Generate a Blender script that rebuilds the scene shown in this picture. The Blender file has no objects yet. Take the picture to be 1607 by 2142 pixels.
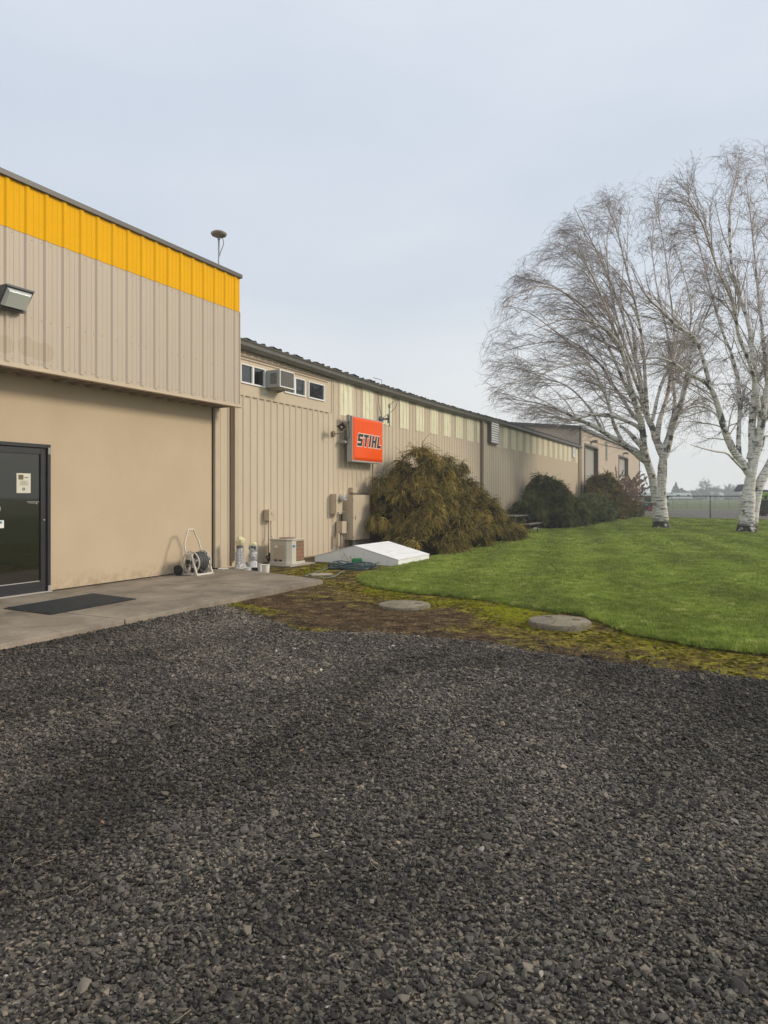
import bpy, bmesh, math, random
import numpy as np
from mathutils import Vector, Matrix
from mathutils.geometry import delaunay_2d_cdt
random.seed(7); RNG=np.random.default_rng(11)
R=math.radians
SC=bpy.context.scene; COL=SC.collection
# ------------------------------------------------------------------ survey of the place
CF,CX,CH,CAMH=1450.0,803.5,1038.0,1.6        # focal length / centre / horizon in photo pixels, eye height
A=math.atan(745.5/CF); CA,SA=math.cos(A),math.sin(A)
XW=-9.56                                      # the wall line of both buildings
def ray(px): k=(px-CX)/CF; return (k*CA-SA, k*SA+CA)
def gp(px,py,z=0.0):
    t=CF*(CAMH-z)/(py-CH); r=ray(px); return (r[0]*t, r[1]*t)
def at(px,py,t): r=ray(px); return (r[0]*t, r[1]*t, CAMH+(CH-py)/CF*t)
def proj(P):
    P=np.asarray(P,float); d=-SA*P[...,0]+CA*P[...,1]; s=CA*P[...,0]+SA*P[...,1]
    d=np.where(np.abs(d)<1e-6,1e-6,d)
    return CX+CF*s/d, CH-CF*(P[...,2]-CAMH)/d, d
# ------------------------------------------------------------------ materials
class NT:
    def __init__(s,name):
        s.m=bpy.data.materials.new(name); s.m.use_nodes=True; s.t=s.m.node_tree; s.n=s.t.nodes; s.l=s.t.links
        s.b=s.n['Principled BSDF']; s._tc=None
    def new(s,ty,**kw):
        n=s.n.new(ty)
        for k,v in kw.items(): setattr(n,k,v)
        return n
    def link(s,a,b): s.l.new(a,b)
    def obj(s):
        if not s._tc: s._tc=s.new('ShaderNodeTexCoord')
        return s._tc.outputs['Object']
    def pos(s): return s.new('ShaderNodeNewGeometry').outputs['Position']
    def mapv(s,vec,scale=(1,1,1),loc=(0,0,0),rot=(0,0,0)):
        n=s.new('ShaderNodeMapping'); n.inputs['Scale'].default_value=scale; n.inputs['Location'].default_value=loc; n.inputs['Rotation'].default_value=rot
        s.link(vec,n.inputs['Vector']); return n.outputs[0]
    def noise(s,vec,scale=5,detail=4,rough=.55,dist=0):
        n=s.new('ShaderNodeTexNoise'); n.inputs['Scale'].default_value=scale; n.inputs['Detail'].default_value=detail
        n.inputs['Roughness'].default_value=rough; n.inputs['Distortion'].default_value=dist
        if vec is not None: s.link(vec,n.inputs['Vector'])
        return n.outputs['Fac']
    def voro(s,vec,scale=5,feature='F1',out='Distance'):
        n=s.new('ShaderNodeTexVoronoi',feature=feature); n.inputs['Scale'].default_value=scale
        s.link(vec,n.inputs['Vector']); return n.outputs[out]
    def ramp(s,fac,stops,interp='LINEAR'):
        n=s.new('ShaderNodeValToRGB'); r=n.color_ramp; r.interpolation=interp
        while len(r.elements)<len(stops): r.elements.new(.5)
        for e,(p,c) in zip(r.elements,stops):
            e.position=p; e.color=(c[0],c[1],c[2],1) if hasattr(c,'__len__') else (c,c,c,1)
        s.link(fac,n.inputs[0]); return n.outputs[0]
    def mix(s,fac,a,b,mode='MIX'):
        n=s.new('ShaderNodeMix',data_type='RGBA',blend_type=mode)
        for sock,v in ((n.inputs[0],fac),(n.inputs[6],a),(n.inputs[7],b)):
            if hasattr(v,'links') or hasattr(v,'node'): s.link(v,sock)
            elif hasattr(v,'__len__'): sock.default_value=(v[0],v[1],v[2],1)
            else: sock.default_value=v if sock==n.inputs[0] else (v,v,v,1)
        return n.outputs[2]
    def math(s,op,a,b=0.0,c=None,clamp=False):
        n=s.new('ShaderNodeMath',operation=op,use_clamp=clamp)
        for i,v in enumerate((a,b) if c is None else (a,b,c)):
            if hasattr(v,'node'): s.link(v,n.inputs[i])
            else: n.inputs[i].default_value=v
        return n.outputs[0]
    def sep(s,vec):
        n=s.new('ShaderNodeSeparateXYZ'); s.link(vec,n.inputs[0]); return n.outputs
    def attr(s,name,ty='GEOMETRY'):
        n=s.new('ShaderNodeAttribute',attribute_name=name,attribute_type=ty); return n.outputs['Fac']
    def bump(s,h,strength=.3,dist=.01,normal=None):
        n=s.new('ShaderNodeBump'); n.inputs['Strength'].default_value=strength; n.inputs['Distance'].default_value=dist
        s.link(h,n.inputs['Height'])
        if normal is not None: s.link(normal,n.inputs['Normal'])
        s.link(n.outputs[0],s.b.inputs['Normal']); return n.outputs[0]
    def color(s,c):
        if hasattr(c,'node'): s.link(c,s.b.inputs['Base Color'])
        else: s.b.inputs['Base Color'].default_value=(c[0],c[1],c[2],1)
    def set(s,rough=None,metal=None,spec=None):
        if rough is not None: s.b.inputs['Roughness'].default_value=rough
        if metal is not None: s.b.inputs['Metallic'].default_value=metal
        if spec is not None: s.b.inputs['Specular IOR Level'].default_value=spec
_mc={}
def M(name,col,rough=.6,var=.12,ns=3.0,bump=0.0,bs=60.0,metal=0.0,spec=.4,stretch=(1,1,1)):
    if name in _mc: return _mc[name]
    t=NT(name); v=t.mapv(t.obj(),stretch)
    n=t.noise(v,ns,5,.6); n2=t.noise(v,ns*9,3,.6)
    f=t.math('ADD',t.math('MULTIPLY',n,.7),t.math('MULTIPLY',n2,.3))
    lo=[c*(1-var) for c in col]; hi=[min(1,c*(1+var)) for c in col]
    t.color(t.ramp(f,[(.3,lo),(.7,hi)])); t.set(rough,metal,spec)
    if bump>0: t.bump(t.noise(t.obj(),bs,3,.6),bump,.004)
    _mc[name]=t.m; return t.m
def glass_mat(name,tint=(.35,.38,.37),mixf=.0):
    if name in _mc: return _mc[name]
    t=NT(name); out=t.n['Material Output']
    tr=t.new('ShaderNodeBsdfTransparent'); tr.inputs[0].default_value=(*tint,1)
    gl=t.new('ShaderNodeBsdfGlossy'); gl.inputs['Roughness'].default_value=.015; gl.inputs[0].default_value=(.9,.95,1,1)
    fr=t.new('ShaderNodeFresnel'); fr.inputs[0].default_value=1.55
    mx=t.new('ShaderNodeMixShader'); t.link(t.math('ADD',fr.outputs[0],mixf,clamp=True),mx.inputs[0]); t.link(tr.outputs[0],mx.inputs[1]); t.link(gl.outputs[0],mx.inputs[2])
    t.link(mx.outputs[0],out.inputs['Surface']); t.n.remove(t.b); _mc[name]=t.m; return t.m
# ------------------------------------------------------------------ mesh helpers
def wloc(o):
    v=Vector((0,0,0))
    while o is not None: v=v+o.location; o=o.parent
    return v
class MB:
    def __init__(s): s.v=[]; s.f=[]
    def add(s,vs,fs):
        o=len(s.v); s.v.extend([tuple(v) for v in vs]); s.f.extend([tuple(i+o for i in f) for f in fs]); return s
    def box(s,x0,x1,y0,y1,z0,z1):
        return s.add([(x0,y0,z0),(x1,y0,z0),(x1,y1,z0),(x0,y1,z0),(x0,y0,z1),(x1,y0,z1),(x1,y1,z1),(x0,y1,z1)],
            [(0,3,2,1),(4,5,6,7),(0,1,5,4),(1,2,6,5),(2,3,7,6),(3,0,4,7)])
    def obox(s,c,size,rz=0,rx=0,ry=0):
        m=Matrix.Rotation(rz,3,'Z')@Matrix.Rotation(ry,3,'Y')@Matrix.Rotation(rx,3,'X'); h=[a/2 for a in size]
        vs=[Vector(c)+m@Vector((sx*h[0],sy*h[1],sz*h[2])) for sz in(-1,1) for sx,sy in((-1,-1),(1,-1),(1,1),(-1,1))]
        return s.add(vs,[(0,3,2,1),(4,5,6,7),(0,1,5,4),(1,2,6,5),(2,3,7,6),(3,0,4,7)])
    def quad(s,a,b,c,d): return s.add([a,b,c,d],[(0,1,2,3)])
    def ext(s,poly,axis,a,b):
        """polygon in the two other axes extruded along axis from a to b"""
        def P(u,v,w): return {'x':(w,u,v),'y':(u,w,v),'z':(u,v,w)}[axis]
        n=len(poly); vs=[P(u,v,a) for u,v in poly]+[P(u,v,b) for u,v in poly]
        return s.add(vs,[tuple(range(n))[::-1],tuple(range(n,2*n))]+[(i,(i+1)%n,n+(i+1)%n,n+i) for i in range(n)])
    def tube(s,pts,r,n=8,cap=True,closed=False):
        pts=[Vector(p) for p in pts]; m=len(pts); rr=r if hasattr(r,'__len__') else [r]*m
        prev=None; rings=[]
        for i,p in enumerate(pts):
            if closed: t=(pts[(i+1)%m]-pts[i-1])
            else: t=(pts[min(i+1,m-1)]-pts[max(i-1,0)])
            t.normalize()
            if prev is None: u=t.orthogonal().normalized()
            else:
                u=prev-t*prev.dot(t)
                u=u.normalized() if u.length>1e-5 else t.orthogonal().normalized()
            prev=u; w=t.cross(u)
            rings.append([p+(u*math.cos(2*math.pi*j/n)+w*math.sin(2*math.pi*j/n))*rr[i] for j in range(n)])
        vs=[v for q in rings for v in q]; fs=[]
        for i in range(m if closed else m-1):
            a=i*n; b=((i+1)%m)*n
            for j in range(n): fs.append((a+j,a+(j+1)%n,b+(j+1)%n,b+j))
        if cap and not closed: fs+= [tuple(range(n))[::-1],tuple(range((m-1)*n,m*n))]
        return s.add(vs,fs)
    def lathe(s,prof,c=(0,0,0),n=24,axis='z',cap=True):
        vs=[];fs=[]
        for r,h in prof:
            for j in range(n):
                a=2*math.pi*j/n; u,v=r*math.cos(a),r*math.sin(a)
                p={'z':(u,v,h),'x':(h,u,v),'y':(v,h,u)}[axis]
                vs.append((c[0]+p[0],c[1]+p[1],c[2]+p[2]))
        for i in range(len(prof)-1):
            for j in range(n): fs.append((i*n+j,i*n+(j+1)%n,(i+1)*n+(j+1)%n,(i+1)*n+j))
        if cap: fs+=[tuple(range(n))[::-1],tuple(range((len(prof)-1)*n,len(prof)*n))]
        return s.add(vs,fs)
    def build(s,name,mat,parent=None,smooth=False,bevel=0,auto=False):
        me=bpy.data.meshes.new(name); off=wloc(parent) if parent else Vector((0,0,0))
        me.from_pydata([(v[0]-off.x,v[1]-off.y,v[2]-off.z) for v in s.v],[],s.f); me.update()
        me.materials.append(mat)
        if smooth or auto: me.polygons.foreach_set('use_smooth',[True]*len(me.polygons))
        if auto:
            try: me.set_sharp_from_angle(angle=R(35))
            except Exception: pass
        o=bpy.data.objects.new(name,me); COL.objects.link(o); o.parent=parent
        if bevel:
            b=o.modifiers.new('bevel','BEVEL'); b.width=bevel; b.segments=2; b.limit_method='ANGLE'; b.angle_limit=R(40)
        return o
def pieces(mb,name,mat,parent=None,**kw):
    """every loose piece of the collected geometry becomes an object of its own"""
    p=list(range(len(mb.v)))
    def find(a):
        while p[a]!=a: p[a]=p[p[a]]; a=p[a]
        return a
    for f in mb.f:
        r=find(f[0])
        for q in f[1:]: p[find(q)]=r
    g={}
    for f in mb.f: g.setdefault(find(f[0]),[]).append(f)
    out=[]
    for fs in g.values():
        ids=sorted({i for f in fs for i in f}); m={i:k for k,i in enumerate(ids)}; n=MB(); n.v=[mb.v[i] for i in ids]; n.f=[tuple(m[i] for i in f) for f in fs]; out.append(n.build(name,mat,parent,**kw))
    return out
def npmesh(name,V,F,mat,parent=None,smooth=False,attrs=None):
    V=np.asarray(V,np.float32).reshape(-1,3).copy(); F=np.asarray(F,np.int32)
    if parent is not None: V-=np.array(wloc(parent),np.float32)
    me=bpy.data.meshes.new(name); k=F.shape[1]
    me.vertices.add(len(V)); me.vertices.foreach_set('co',V.ravel())
    me.loops.add(F.size); me.loops.foreach_set('vertex_index',F.ravel())
    me.polygons.add(len(F)); me.polygons.foreach_set('loop_start',np.arange(0,F.size,k,dtype=np.int32))
    if smooth: me.polygons.foreach_set('use_smooth',np.ones(len(F),bool))
    me.update(calc_edges=True); me.validate()
    for an,av in (attrs or {}).items():
        a=me.attributes.new(an,'FLOAT','POINT'); a.data.foreach_set('value',np.asarray(av,np.float32))
    me.materials.append(mat)
    o=bpy.data.objects.new(name,me); COL.objects.link(o); o.parent=parent; return o
def tag(o,label,cat,group=None):
    o['label']=label; o['category']=cat
    if group: o['group']=group
    return o
def thing(name,label,cat,loc,group=None):
    o=bpy.data.objects.new(name,None); COL.objects.link(o); o.location=loc; o.empty_display_size=.2
    return tag(o,label,cat,group)
def kind(o,k,label=None):
    o['kind']=k
    if label: o['label']=label
    return o
# numpy noise
_P=RNG.random((256,256))
def vnoise(x,y,s=1.0,octv=4):
    x=np.asarray(x,float)*s; y=np.asarray(y,float)*s; r=0; a=1; tot=0
    for o in range(octv):
        xi=np.floor(x).astype(int); yi=np.floor(y).astype(int); fx=x-xi; fy=y-yi
        fx=fx*fx*(3-2*fx); fy=fy*fy*(3-2*fy)
        g=lambda i,j:_P[(xi+i)%256,(yi+j)%256]
        r=r+a*((g(0,0)*(1-fx)+g(1,0)*fx)*(1-fy)+(g(0,1)*(1-fx)+g(1,1)*fx)*fy); tot+=a; a*=.5; x=x*2.03+17; y=y*2.03+5
    return r/tot
def inpoly(x,y,poly):
    c=np.zeros(np.shape(x),bool); n=len(poly)
    for i in range(n):
        x1,y1=poly[i]; x2,y2=poly[(i+1)%n]
        if y1==y2: continue
        k=((y1>y)!=(y2>y))&(x<(x2-x1)*(y-y1)/(y2-y1)+x1); c^=k
    return c
def edge_dist(x,y,line):
    d=np.full(np.shape(x),1e9)
    for (x1,y1),(x2,y2) in zip(line[:-1],line[1:]):
        L=(x2-x1)**2+(y2-y1)**2+1e-9; t=np.clip(((x-x1)*(x2-x1)+(y-y1)*(y2-y1))/L,0,1)
        d=np.minimum(d,np.hypot(x-(x1+t*(x2-x1)),y-(y1+t*(y2-y1))))
    return d
def densify(line,step,jit=0.0):
    out=[]
    for (x1,y1),(x2,y2) in zip(line[:-1],line[1:]):
        n=max(1,int(math.hypot(x2-x1,y2-y1)/step))
        for i in range(n):
            t=i/n; out.append((x1+(x2-x1)*t+random.uniform(-jit,jit),y1+(y2-y1)*t+random.uniform(-jit,jit)))
    out.append(line[-1]); return out
def smooth_line(pts,n=6):
    out=[]; P=[Vector((p[0],p[1])) for p in pts]
    for i in range(len(P)-1):
        a=P[max(i-1,0)];b=P[i];c=P[i+1];d=P[min(i+2,len(P)-1)]
        for k in range(n):
            t=k/n; v=.5*((2*b)+(c-a)*t+(2*a-5*b+4*c-d)*t*t+(3*b-a-3*c+d)*t**3); out.append((v.x,v.y))
    out.append(tuple(pts[-1])); return out
def patch(name,poly,step,hf,mat,skirt=0.0,parent=None):
    xs=[p[0] for p in poly]; ys=[p[1] for p in poly]
    gx,gy=np.meshgrid(np.arange(min(xs),max(xs),step),np.arange(min(ys),max(ys),step)); gx=gx.ravel()+RNG.uniform(-.2,.2,gx.size)*step; gy=gy.ravel()+RNG.uniform(-.2,.2,gy.size)*step
    ok=inpoly(gx,gy,poly)&(edge_dist(gx,gy,list(poly)+[poly[0]])>step*.3); gx=gx[ok]; gy=gy[ok]
    n=len(poly); pts=[Vector(p) for p in poly]+[Vector((a,b)) for a,b in zip(gx,gy)]
    vo,eo,fo,_,_,_=delaunay_2d_cdt(pts,[(i,(i+1)%n) for i in range(n)],[list(range(n))],1,1e-5)
    X=np.array([v.x for v in vo]); Y=np.array([v.y for v in vo]); Z=hf(X,Y)
    mb=MB(); mb.v=[(a,b,c) for a,b,c in zip(X,Y,Z)]; mb.f=[tuple(f) for f in fo]
    if skirt:
        for i in range(n):
            a=poly[i]; b=poly[(i+1)%n]; za=float(hf(np.array([a[0]]),np.array([a[1]]))[0]); zb=float(hf(np.array([b[0]]),np.array([b[1]]))[0])
            mb.add([(a[0],a[1],za-skirt),(b[0],b[1],zb-skirt),(b[0],b[1],zb),(a[0],a[1],za)],[(0,1,2,3)])
    return mb.build(name,mat,parent,smooth=True)
# instancing of loose matter (stones, blades, moss): one object each
def scatter(name,P,rot,scl,tint,idx,protos):
    c=bpy.data.collections.new(name+'_pieces')
    for p in protos: c.objects.link(p)
    me=bpy.data.meshes.new(name); N=len(P); me.vertices.add(N); me.vertices.foreach_set('co',np.asarray(P,np.float32).ravel())
    for an,ty,key,val in (('rot','FLOAT_VECTOR','vector',rot),('scl','FLOAT_VECTOR','vector',scl),('tint','FLOAT','value',tint)):
        a=me.attributes.new(an,ty,'POINT'); a.data.foreach_set(key,np.asarray(val,np.float32).ravel())
    a=me.attributes.new('idx','INT','POINT'); a.data.foreach_set('value',np.asarray(idx,np.int32))
    o=bpy.data.objects.new(name,me); COL.objects.link(o)
    g=bpy.data.node_groups.new(name,'GeometryNodeTree')
    g.interface.new_socket('Geometry',in_out='INPUT',socket_type='NodeSocketGeometry'); g.interface.new_socket('Geometry',in_out='OUTPUT',socket_type='NodeSocketGeometry')
    n=g.nodes; i=n.new('NodeGroupInput'); u=n.new('NodeGroupOutput'); iop=n.new('GeometryNodeInstanceOnPoints'); ci=n.new('GeometryNodeCollectionInfo')
    ci.inputs['Collection'].default_value=c; ci.inputs['Separate Children'].default_value=True; ci.inputs['Reset Children'].default_value=True
    def na(nm,ty):
        q=n.new('GeometryNodeInputNamedAttribute'); q.data_type=ty; q.inputs['Name'].default_value=nm; return q.outputs['Attribute']
    L=g.links.new; L(i.outputs[0],iop.inputs['Points']); L(ci.outputs[0],iop.inputs['Instance']); iop.inputs['Pick Instance'].default_value=True
    L(na('idx','INT'),iop.inputs['Instance Index']); L(na('scl','FLOAT_VECTOR'),iop.inputs['Scale'])
    e=n.new('FunctionNodeEulerToRotation'); L(na('rot','FLOAT_VECTOR'),e.inputs[0]); L(e.outputs[0],iop.inputs['Rotation'])
    L(iop.outputs[0],u.inputs[0]); m=o.modifiers.new('pieces','NODES'); m.node_group=g
    return o
def proto(name,mb,mat,smooth=False):
    me=bpy.data.meshes.new(name); me.from_pydata(mb.v,[],mb.f); me.materials.append(mat)
    if smooth: me.polygons.foreach_set('use_smooth',[True]*len(me.polygons))
    return bpy.data.objects.new(name,me)
def rock_mb(flat=.6,n=14):
    bm=bmesh.new()
    for _ in range(n):
        v=Vector((random.gauss(0,1),random.gauss(0,1),random.gauss(0,1))).normalized()*random.uniform(.38,.55)
        bm.verts.new((v.x*random.uniform(.85,1.2),v.y*.85,v.z*flat))
    r=bmesh.ops.convex_hull(bm,input=bm.verts); 
    bmesh.ops.delete(bm,geom=[g for g in r['geom_interior'] if isinstance(g,bmesh.types.BMVert)],context='VERTS')
    bmesh.ops.bevel(bm,geom=list(bm.edges),offset=.035,segments=1,affect='EDGES',profile=.5)
    mb=MB(); bm.verts.index_update(); mb.v=[tuple(v.co) for v in bm.verts]; mb.f=[tuple(v.index for v in f.verts) for f in bm.faces]; bm.free(); return mb
# ------------------------------------------------------------------ shared materials
def siding_mat(name,col,streak=.10,stains=False,zdark=None):
    t=NT(name); o=t.obj(); 
    n=t.noise(t.mapv(o,(1,1,.15)),6,5,.6); n2=t.noise(o,.8,4,.6); n3=t.noise(t.mapv(o,(1,3,.25)),14,4,.65)
    f=t.math('ADD',t.math('ADD',t.math('MULTIPLY',n,.4),t.math('MULTIPLY',n2,.35)),t.math('MULTIPLY',n3,.25))
    c=t.ramp(f,[(.32,[a*(1-streak) for a in col]),(.66,[min(1,a*(1+streak)) for a in col])])
    # panel to panel colour difference (sheets are 0.915 m wide)
    s=t.sep(o); pid=t.math('FLOOR',t.math('DIVIDE',s[1],.915)); w=t.new('ShaderNodeTexWhiteNoise',noise_dimensions='1D'); t.link(pid,w.inputs['W'])
    c=t.mix(t.math('MULTIPLY',w.outputs[0],.10),c,(.42,.33,.24))
    if stains:
        yo,zo=STO
        m=None
        for (y,z,ry,rz) in ((6.13,3.70,.15,.13),(6.46,3.73,.15,.15),(6.62,3.70,.14,.14),(6.76,3.70,.15,.15)):
            e=t.math('ADD',t.math('POWER',t.math('DIVIDE',t.math('SUBTRACT',s[1],y-yo),ry),2),t.math('POWER',t.math('DIVIDE',t.math('SUBTRACT',s[2],z-zo),rz),2))
            k=t.math('MULTIPLY',t.math('SUBTRACT',1.0,e),6,clamp=True); m=k if m is None else t.math('MAXIMUM',m,k)
        c=t.mix(t.math('MULTIPLY',m,.42),c,(.38,.28,.185))
        # dirt that has run down from the lamp
        win=t.math('MULTIPLY',t.math('MULTIPLY',t.math('GREATER_THAN',s[2],3.93-zo),t.math('LESS_THAN',s[2],4.25-zo)),t.math('MULTIPLY',t.math('GREATER_THAN',s[1],5.90-yo),t.math('LESS_THAN',s[1],6.32-yo)))
        dr=t.ramp(t.noise(t.mapv(o,(1,30,1.2)),1.0,3,.6),[(.60,0),(.70,1)])
        c=t.mix(t.math('MULTIPLY',t.math('MULTIPLY',win,dr),.75),c,(.06,.045,.03))
    t.color(c); t.set(.5,0,.35); t.bump(t.noise(o,9,3,.5),.12,.01); _mc[name]=t.m; return t.m
STO=(4.0,0.0)     # origin (y,z) of the front building
m_fascia=siding_mat('tan_fascia_paint',(.48,.41,.325),.05,True)
m_siding=siding_mat('tan_siding_paint',(.545,.455,.335),.06)
m_sidepink=siding_mat('far_siding_paint',(.56,.46,.35),.05)
m_yellow=M('yellow_paint',(.80,.415,.0),.6,.04,4,.05,spec=.08)
m_cap=M('dark_bronze_trim',(.085,.078,.07),.45,.1)
m_gutter=M('gutter_paint',(.10,.095,.082),.42,.16,5)
m_trim=M('tan_trim',(.50,.41,.30),.5,.08)
m_trimd=M('brown_downspout',(.22,.16,.115),.5,.12)
m_screw=M('screw_heads',(.10,.075,.05),.6,.2)
m_rail=M('dark_bronze_frame',(.022,.023,.027),.35,.2)
m_white=M('white_vinyl',(.78,.78,.76),.4,.05)
m_alu=M('bare_aluminium',(.55,.55,.53),.35,.1,metal=.6)
m_black=M('black_plastic',(.018,.018,.018),.5,.2)
m_dark=M('dark_interior',(.02,.02,.018),.9,.2)
m_curtain=M('curtain_cloth',(.80,.81,.80),.8,.15,stretch=(1,12,1))
m_glass=glass_mat('window_glass',(.75,.78,.78),.06)
m_box=M('tan_enclosure_paint',(.51,.425,.31),.45,.06,2)
m_pvc=M('grey_pipe',(.30,.29,.27),.5,.12)
t=NT('stucco'); o=t.obj(); n=t.noise(o,1.1,5,.6); n2=t.noise(o,55,3,.7); n4=t.noise(t.mapv(o,(1,1,6)),9,3,.6)
c=t.ramp(t.math('ADD',t.math('ADD',t.math('MULTIPLY',n,.5),t.math('MULTIPLY',n2,.3)),t.math('MULTIPLY',n4,.2)),[(.34,(.475,.380,.262)),(.66,(.55,.445,.31))]); c=t.mix(t.ramp(t.noise(t.mapv(o,(1,5,.5)),1.3,4,.65),[(.60,0),(.76,.12)]),c,(.36,.275,.175)); sp_=t.math('MULTIPLY',t.ramp(t.sep(o)[2],[(.14,1),(.42,0)]),t.ramp(t.noise(o,7,4,.7),[(.42,0),(.62,.55)])); c=t.mix(sp_,c,(.27,.20,.13)); t.color(c); t.set(.85,0,.2)
t.bump(t.math('ADD',n2,t.math('MULTIPLY',t.noise(o,140,2,.6),.5)),.5,.004); m_stucco=t.m
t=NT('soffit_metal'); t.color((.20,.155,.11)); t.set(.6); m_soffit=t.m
t=NT('translucent_panel'); o=t.obj(); n=t.noise(t.mapv(o,(1,1,.3)),7,5,.75,.4); n2=t.noise(o,30,4,.7)
f=t.math('ADD',t.math('MULTIPLY',n,.6),t.math('MULTIPLY',n2,.4))
c=t.ramp(f,[(.30,(.52,.49,.32)),(.5,(.73,.69,.49)),(.66,(.84,.81,.62))]); t.color(c); t.set(.45,0,.3); t.bump(f,.3,.01); m_sky=t.m

def rib_profile(y0,y1,period=.305,phase=0.0,rib=.030,wb=.045,wt=.020,minor=.005):
    pts=[]; c=math.floor((y0-phase)/period)*period+phase-period
    while c<y1+period:
        pts+=[(c-wb,0),(c-wt,rib),(c+wt,rib),(c+wb,0)]
        if minor:
            for q in (.36,.64):
                m=c+period*q; pts+=[(m-.016,0),(m-.008,minor),(m+.008,minor),(m+.016,0)]
        c+=period
    pts.sort(); X=[p[0] for p in pts]; Y=[p[1] for p in pts]
    ins=[(y0,float(np.interp(y0,X,Y)))]+[p for p in pts if y0+1e-4<p[0]<y1-1e-4]+[(y1,float(np.interp(y1,X,Y)))]
    return ins
def sheet(mb,x,y0,y1,z0,z1,**kw):
    """ribbed sheet standing in the plane x, facing +x, with a folded lower lip"""
    P=rib_profile(y0,y1,**kw); n=len(P)
    vs=[(x+d,y,z0) for y,d in P]+[(x+d,y,z1(y) if callable(z1) else z1) for y,d in P]
    vs+=[(x-.02,y,z0) for y,d in P]; 
    fs=[(i,i+1,n+i+1,n+i) for i in range(n-1)]+[(2*n+i,2*n+i+1,i+1,i) for i in range(n-1)]
    return mb.add(vs,fs)
def screw(mb,x,y,z,r=.0065):
    mb.lathe([(r,x),(r*.7,x+.006)],(0,y,z),6,'x')

# ------------------------------------------------------------------ FRONT BUILDING (tan stucco under a ribbed fascia)
XF=-9.05
fb=thing('shop_building','tan stucco shop front with ribbed metal fascia, yellow top band and dark glass door','building',(XW,4.0,0))
yd0,yd1,zd0,zd1=5.17,7.21,.125,2.40
mb=MB(); mb.box(XW-.2,XW,-3,yd0,.10,3.43); mb.box(XW-.2,XW,yd1,10.93,.135,3.43); mb.box(XW-.2,XW,yd0,yd1,zd1,3.43)
mb.build('stucco_wall',m_stucco,fb)
mb=MB(); mb.box(-24,XW-.22,-3,11.15,0,5.9); mb.build('rear_block',m_siding,fb)
mb=MB(); sheet(mb,XF,-3,11.17,3.475,5.36,phase=.06,rib=.021,wb=.05,minor=.004); mb.build('fascia_siding',m_fascia,fb)
mb=MB(); sheet(mb,XF+.006,-3,11.17,5.335,6.03,phase=.06,rib=.021,wb=.05,minor=.004); mb.box(XF-.05,XF-.002,11.168,11.19,5.335,6.03); mb.build('yellow_band',m_yellow,fb)
mb=MB(); mb.ext([(XF-.16,6.02),(XF+.058,6.02),(XF+.058,6.10),(XF-.16,6.115)],'y',-3,11.21); mb.build('roof_cap',m_cap,fb,bevel=.006)
mb=MB(); mb.box(XF-.60,XF-.03,-3,11.15,5.85,6.0); mb.build('parapet_back',m_cap,fb)
mb=MB(); mb.ext([(XF-.06,3.40),(XF+.05,3.40),(XF+.05,3.412),(XF+.008,3.43),(XF+.008,3.475),(XF-.06,3.475)],'y',-3,11.26); mb.build('fascia_sill',m_trim,fb)
mb=MB(); mb.box(XF-.02,XF+.012,11.171,11.20,3.475,5.335); mb.build('corner_trim',m_trim,fb)
mb=MB(); mb.box(XF-.62,XF-.03,11.10,11.165,3.43,5.95); mb.build('fascia_end_wall',m_siding,fb)
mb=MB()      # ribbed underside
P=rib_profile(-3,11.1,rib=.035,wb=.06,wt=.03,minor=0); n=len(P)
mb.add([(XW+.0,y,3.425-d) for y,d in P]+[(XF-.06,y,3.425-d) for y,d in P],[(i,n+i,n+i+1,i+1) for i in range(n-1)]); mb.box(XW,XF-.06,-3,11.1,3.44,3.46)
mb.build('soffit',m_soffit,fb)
mb=MB()
for zz,st in ((3.52,2),(4.15,1),(5.28,1)):
    c=math.floor((5.9-.06)/.305)*.305+.06; k=0
    while c<11.10:
        screw(mb,XF,c+.075,zz+random.uniform(-.008,.008))
        if k%3==0: screw(mb,XF,c-.07,zz+random.uniform(-.008,.008))
        if st==2: screw(mb,XF,c+.2,zz)
        c+=.305; k+=1
pieces(mb,'screw',m_screw,fb)
mb=MB(); mb.box(XW-.03,XW-.005,10.932,10.975,.135,3.40); mb.build('expansion_joint',m_dark,fb)
mb=MB(); mb.box(XW-.03,XW+.06,10.975,11.10,.135,3.40); mb.box(XW-.02,XW+.025,11.10,11.16,.135,3.40); mb.build('corner_post',m_trim,fb,bevel=.004)
# door
mb=MB(); d=.035; fw=.055
mb.box(XW-.05,XW+d,yd1-fw,yd1,zd0,zd1); mb.box(XW-.05,XW+d,yd0,yd0+fw,zd0,zd1); mb.box(XW-.05,XW+d-.002,yd0+fw,yd1-fw,zd1-fw,zd1)
door=mb.build('entrance_door',m_rail,fb,bevel=.004)
mb=MB(); l=.004; sw=.095; y0=yd0+fw; y1=yd1-fw
mb.box(XW-.045,XW+l,y1-sw,y1-.006,zd0+.02,zd1-fw-.006); mb.box(XW-.045,XW+l,y0+.006,y0+sw,zd0+.02,zd1-fw-.006)
mb.box(XW-.045,XW+l-.002,y0+sw,y1-sw,zd1-fw-.006-sw,zd1-fw-.006); mb.box(XW-.045,XW+l-.002,y0+sw,y1-sw,zd0+.02,zd0+.17)
mb.box(XW-.045,XW+l-.004,6.10,6.16,zd0+.17,zd1-fw-.1)
mb.build('door_leaf',m_rail,door,bevel=.003)
t=NT('tinted_door_glass'); t.color((.014,.014,.009)); t.set(.03,0,.9); m_dglass=t.m
mb=MB(); mb.box(XW-.03,XW-.022,y0+sw,y1-sw,zd0+.17,zd1-fw-sw); mb.build('glass',m_dglass,door)
mb=MB(); mb.box(XW-.03,XW-.017,y0+sw,y1-sw,zd0+.17,zd0+.178); mb.build('glazing_bead',m_alu,door)
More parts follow.
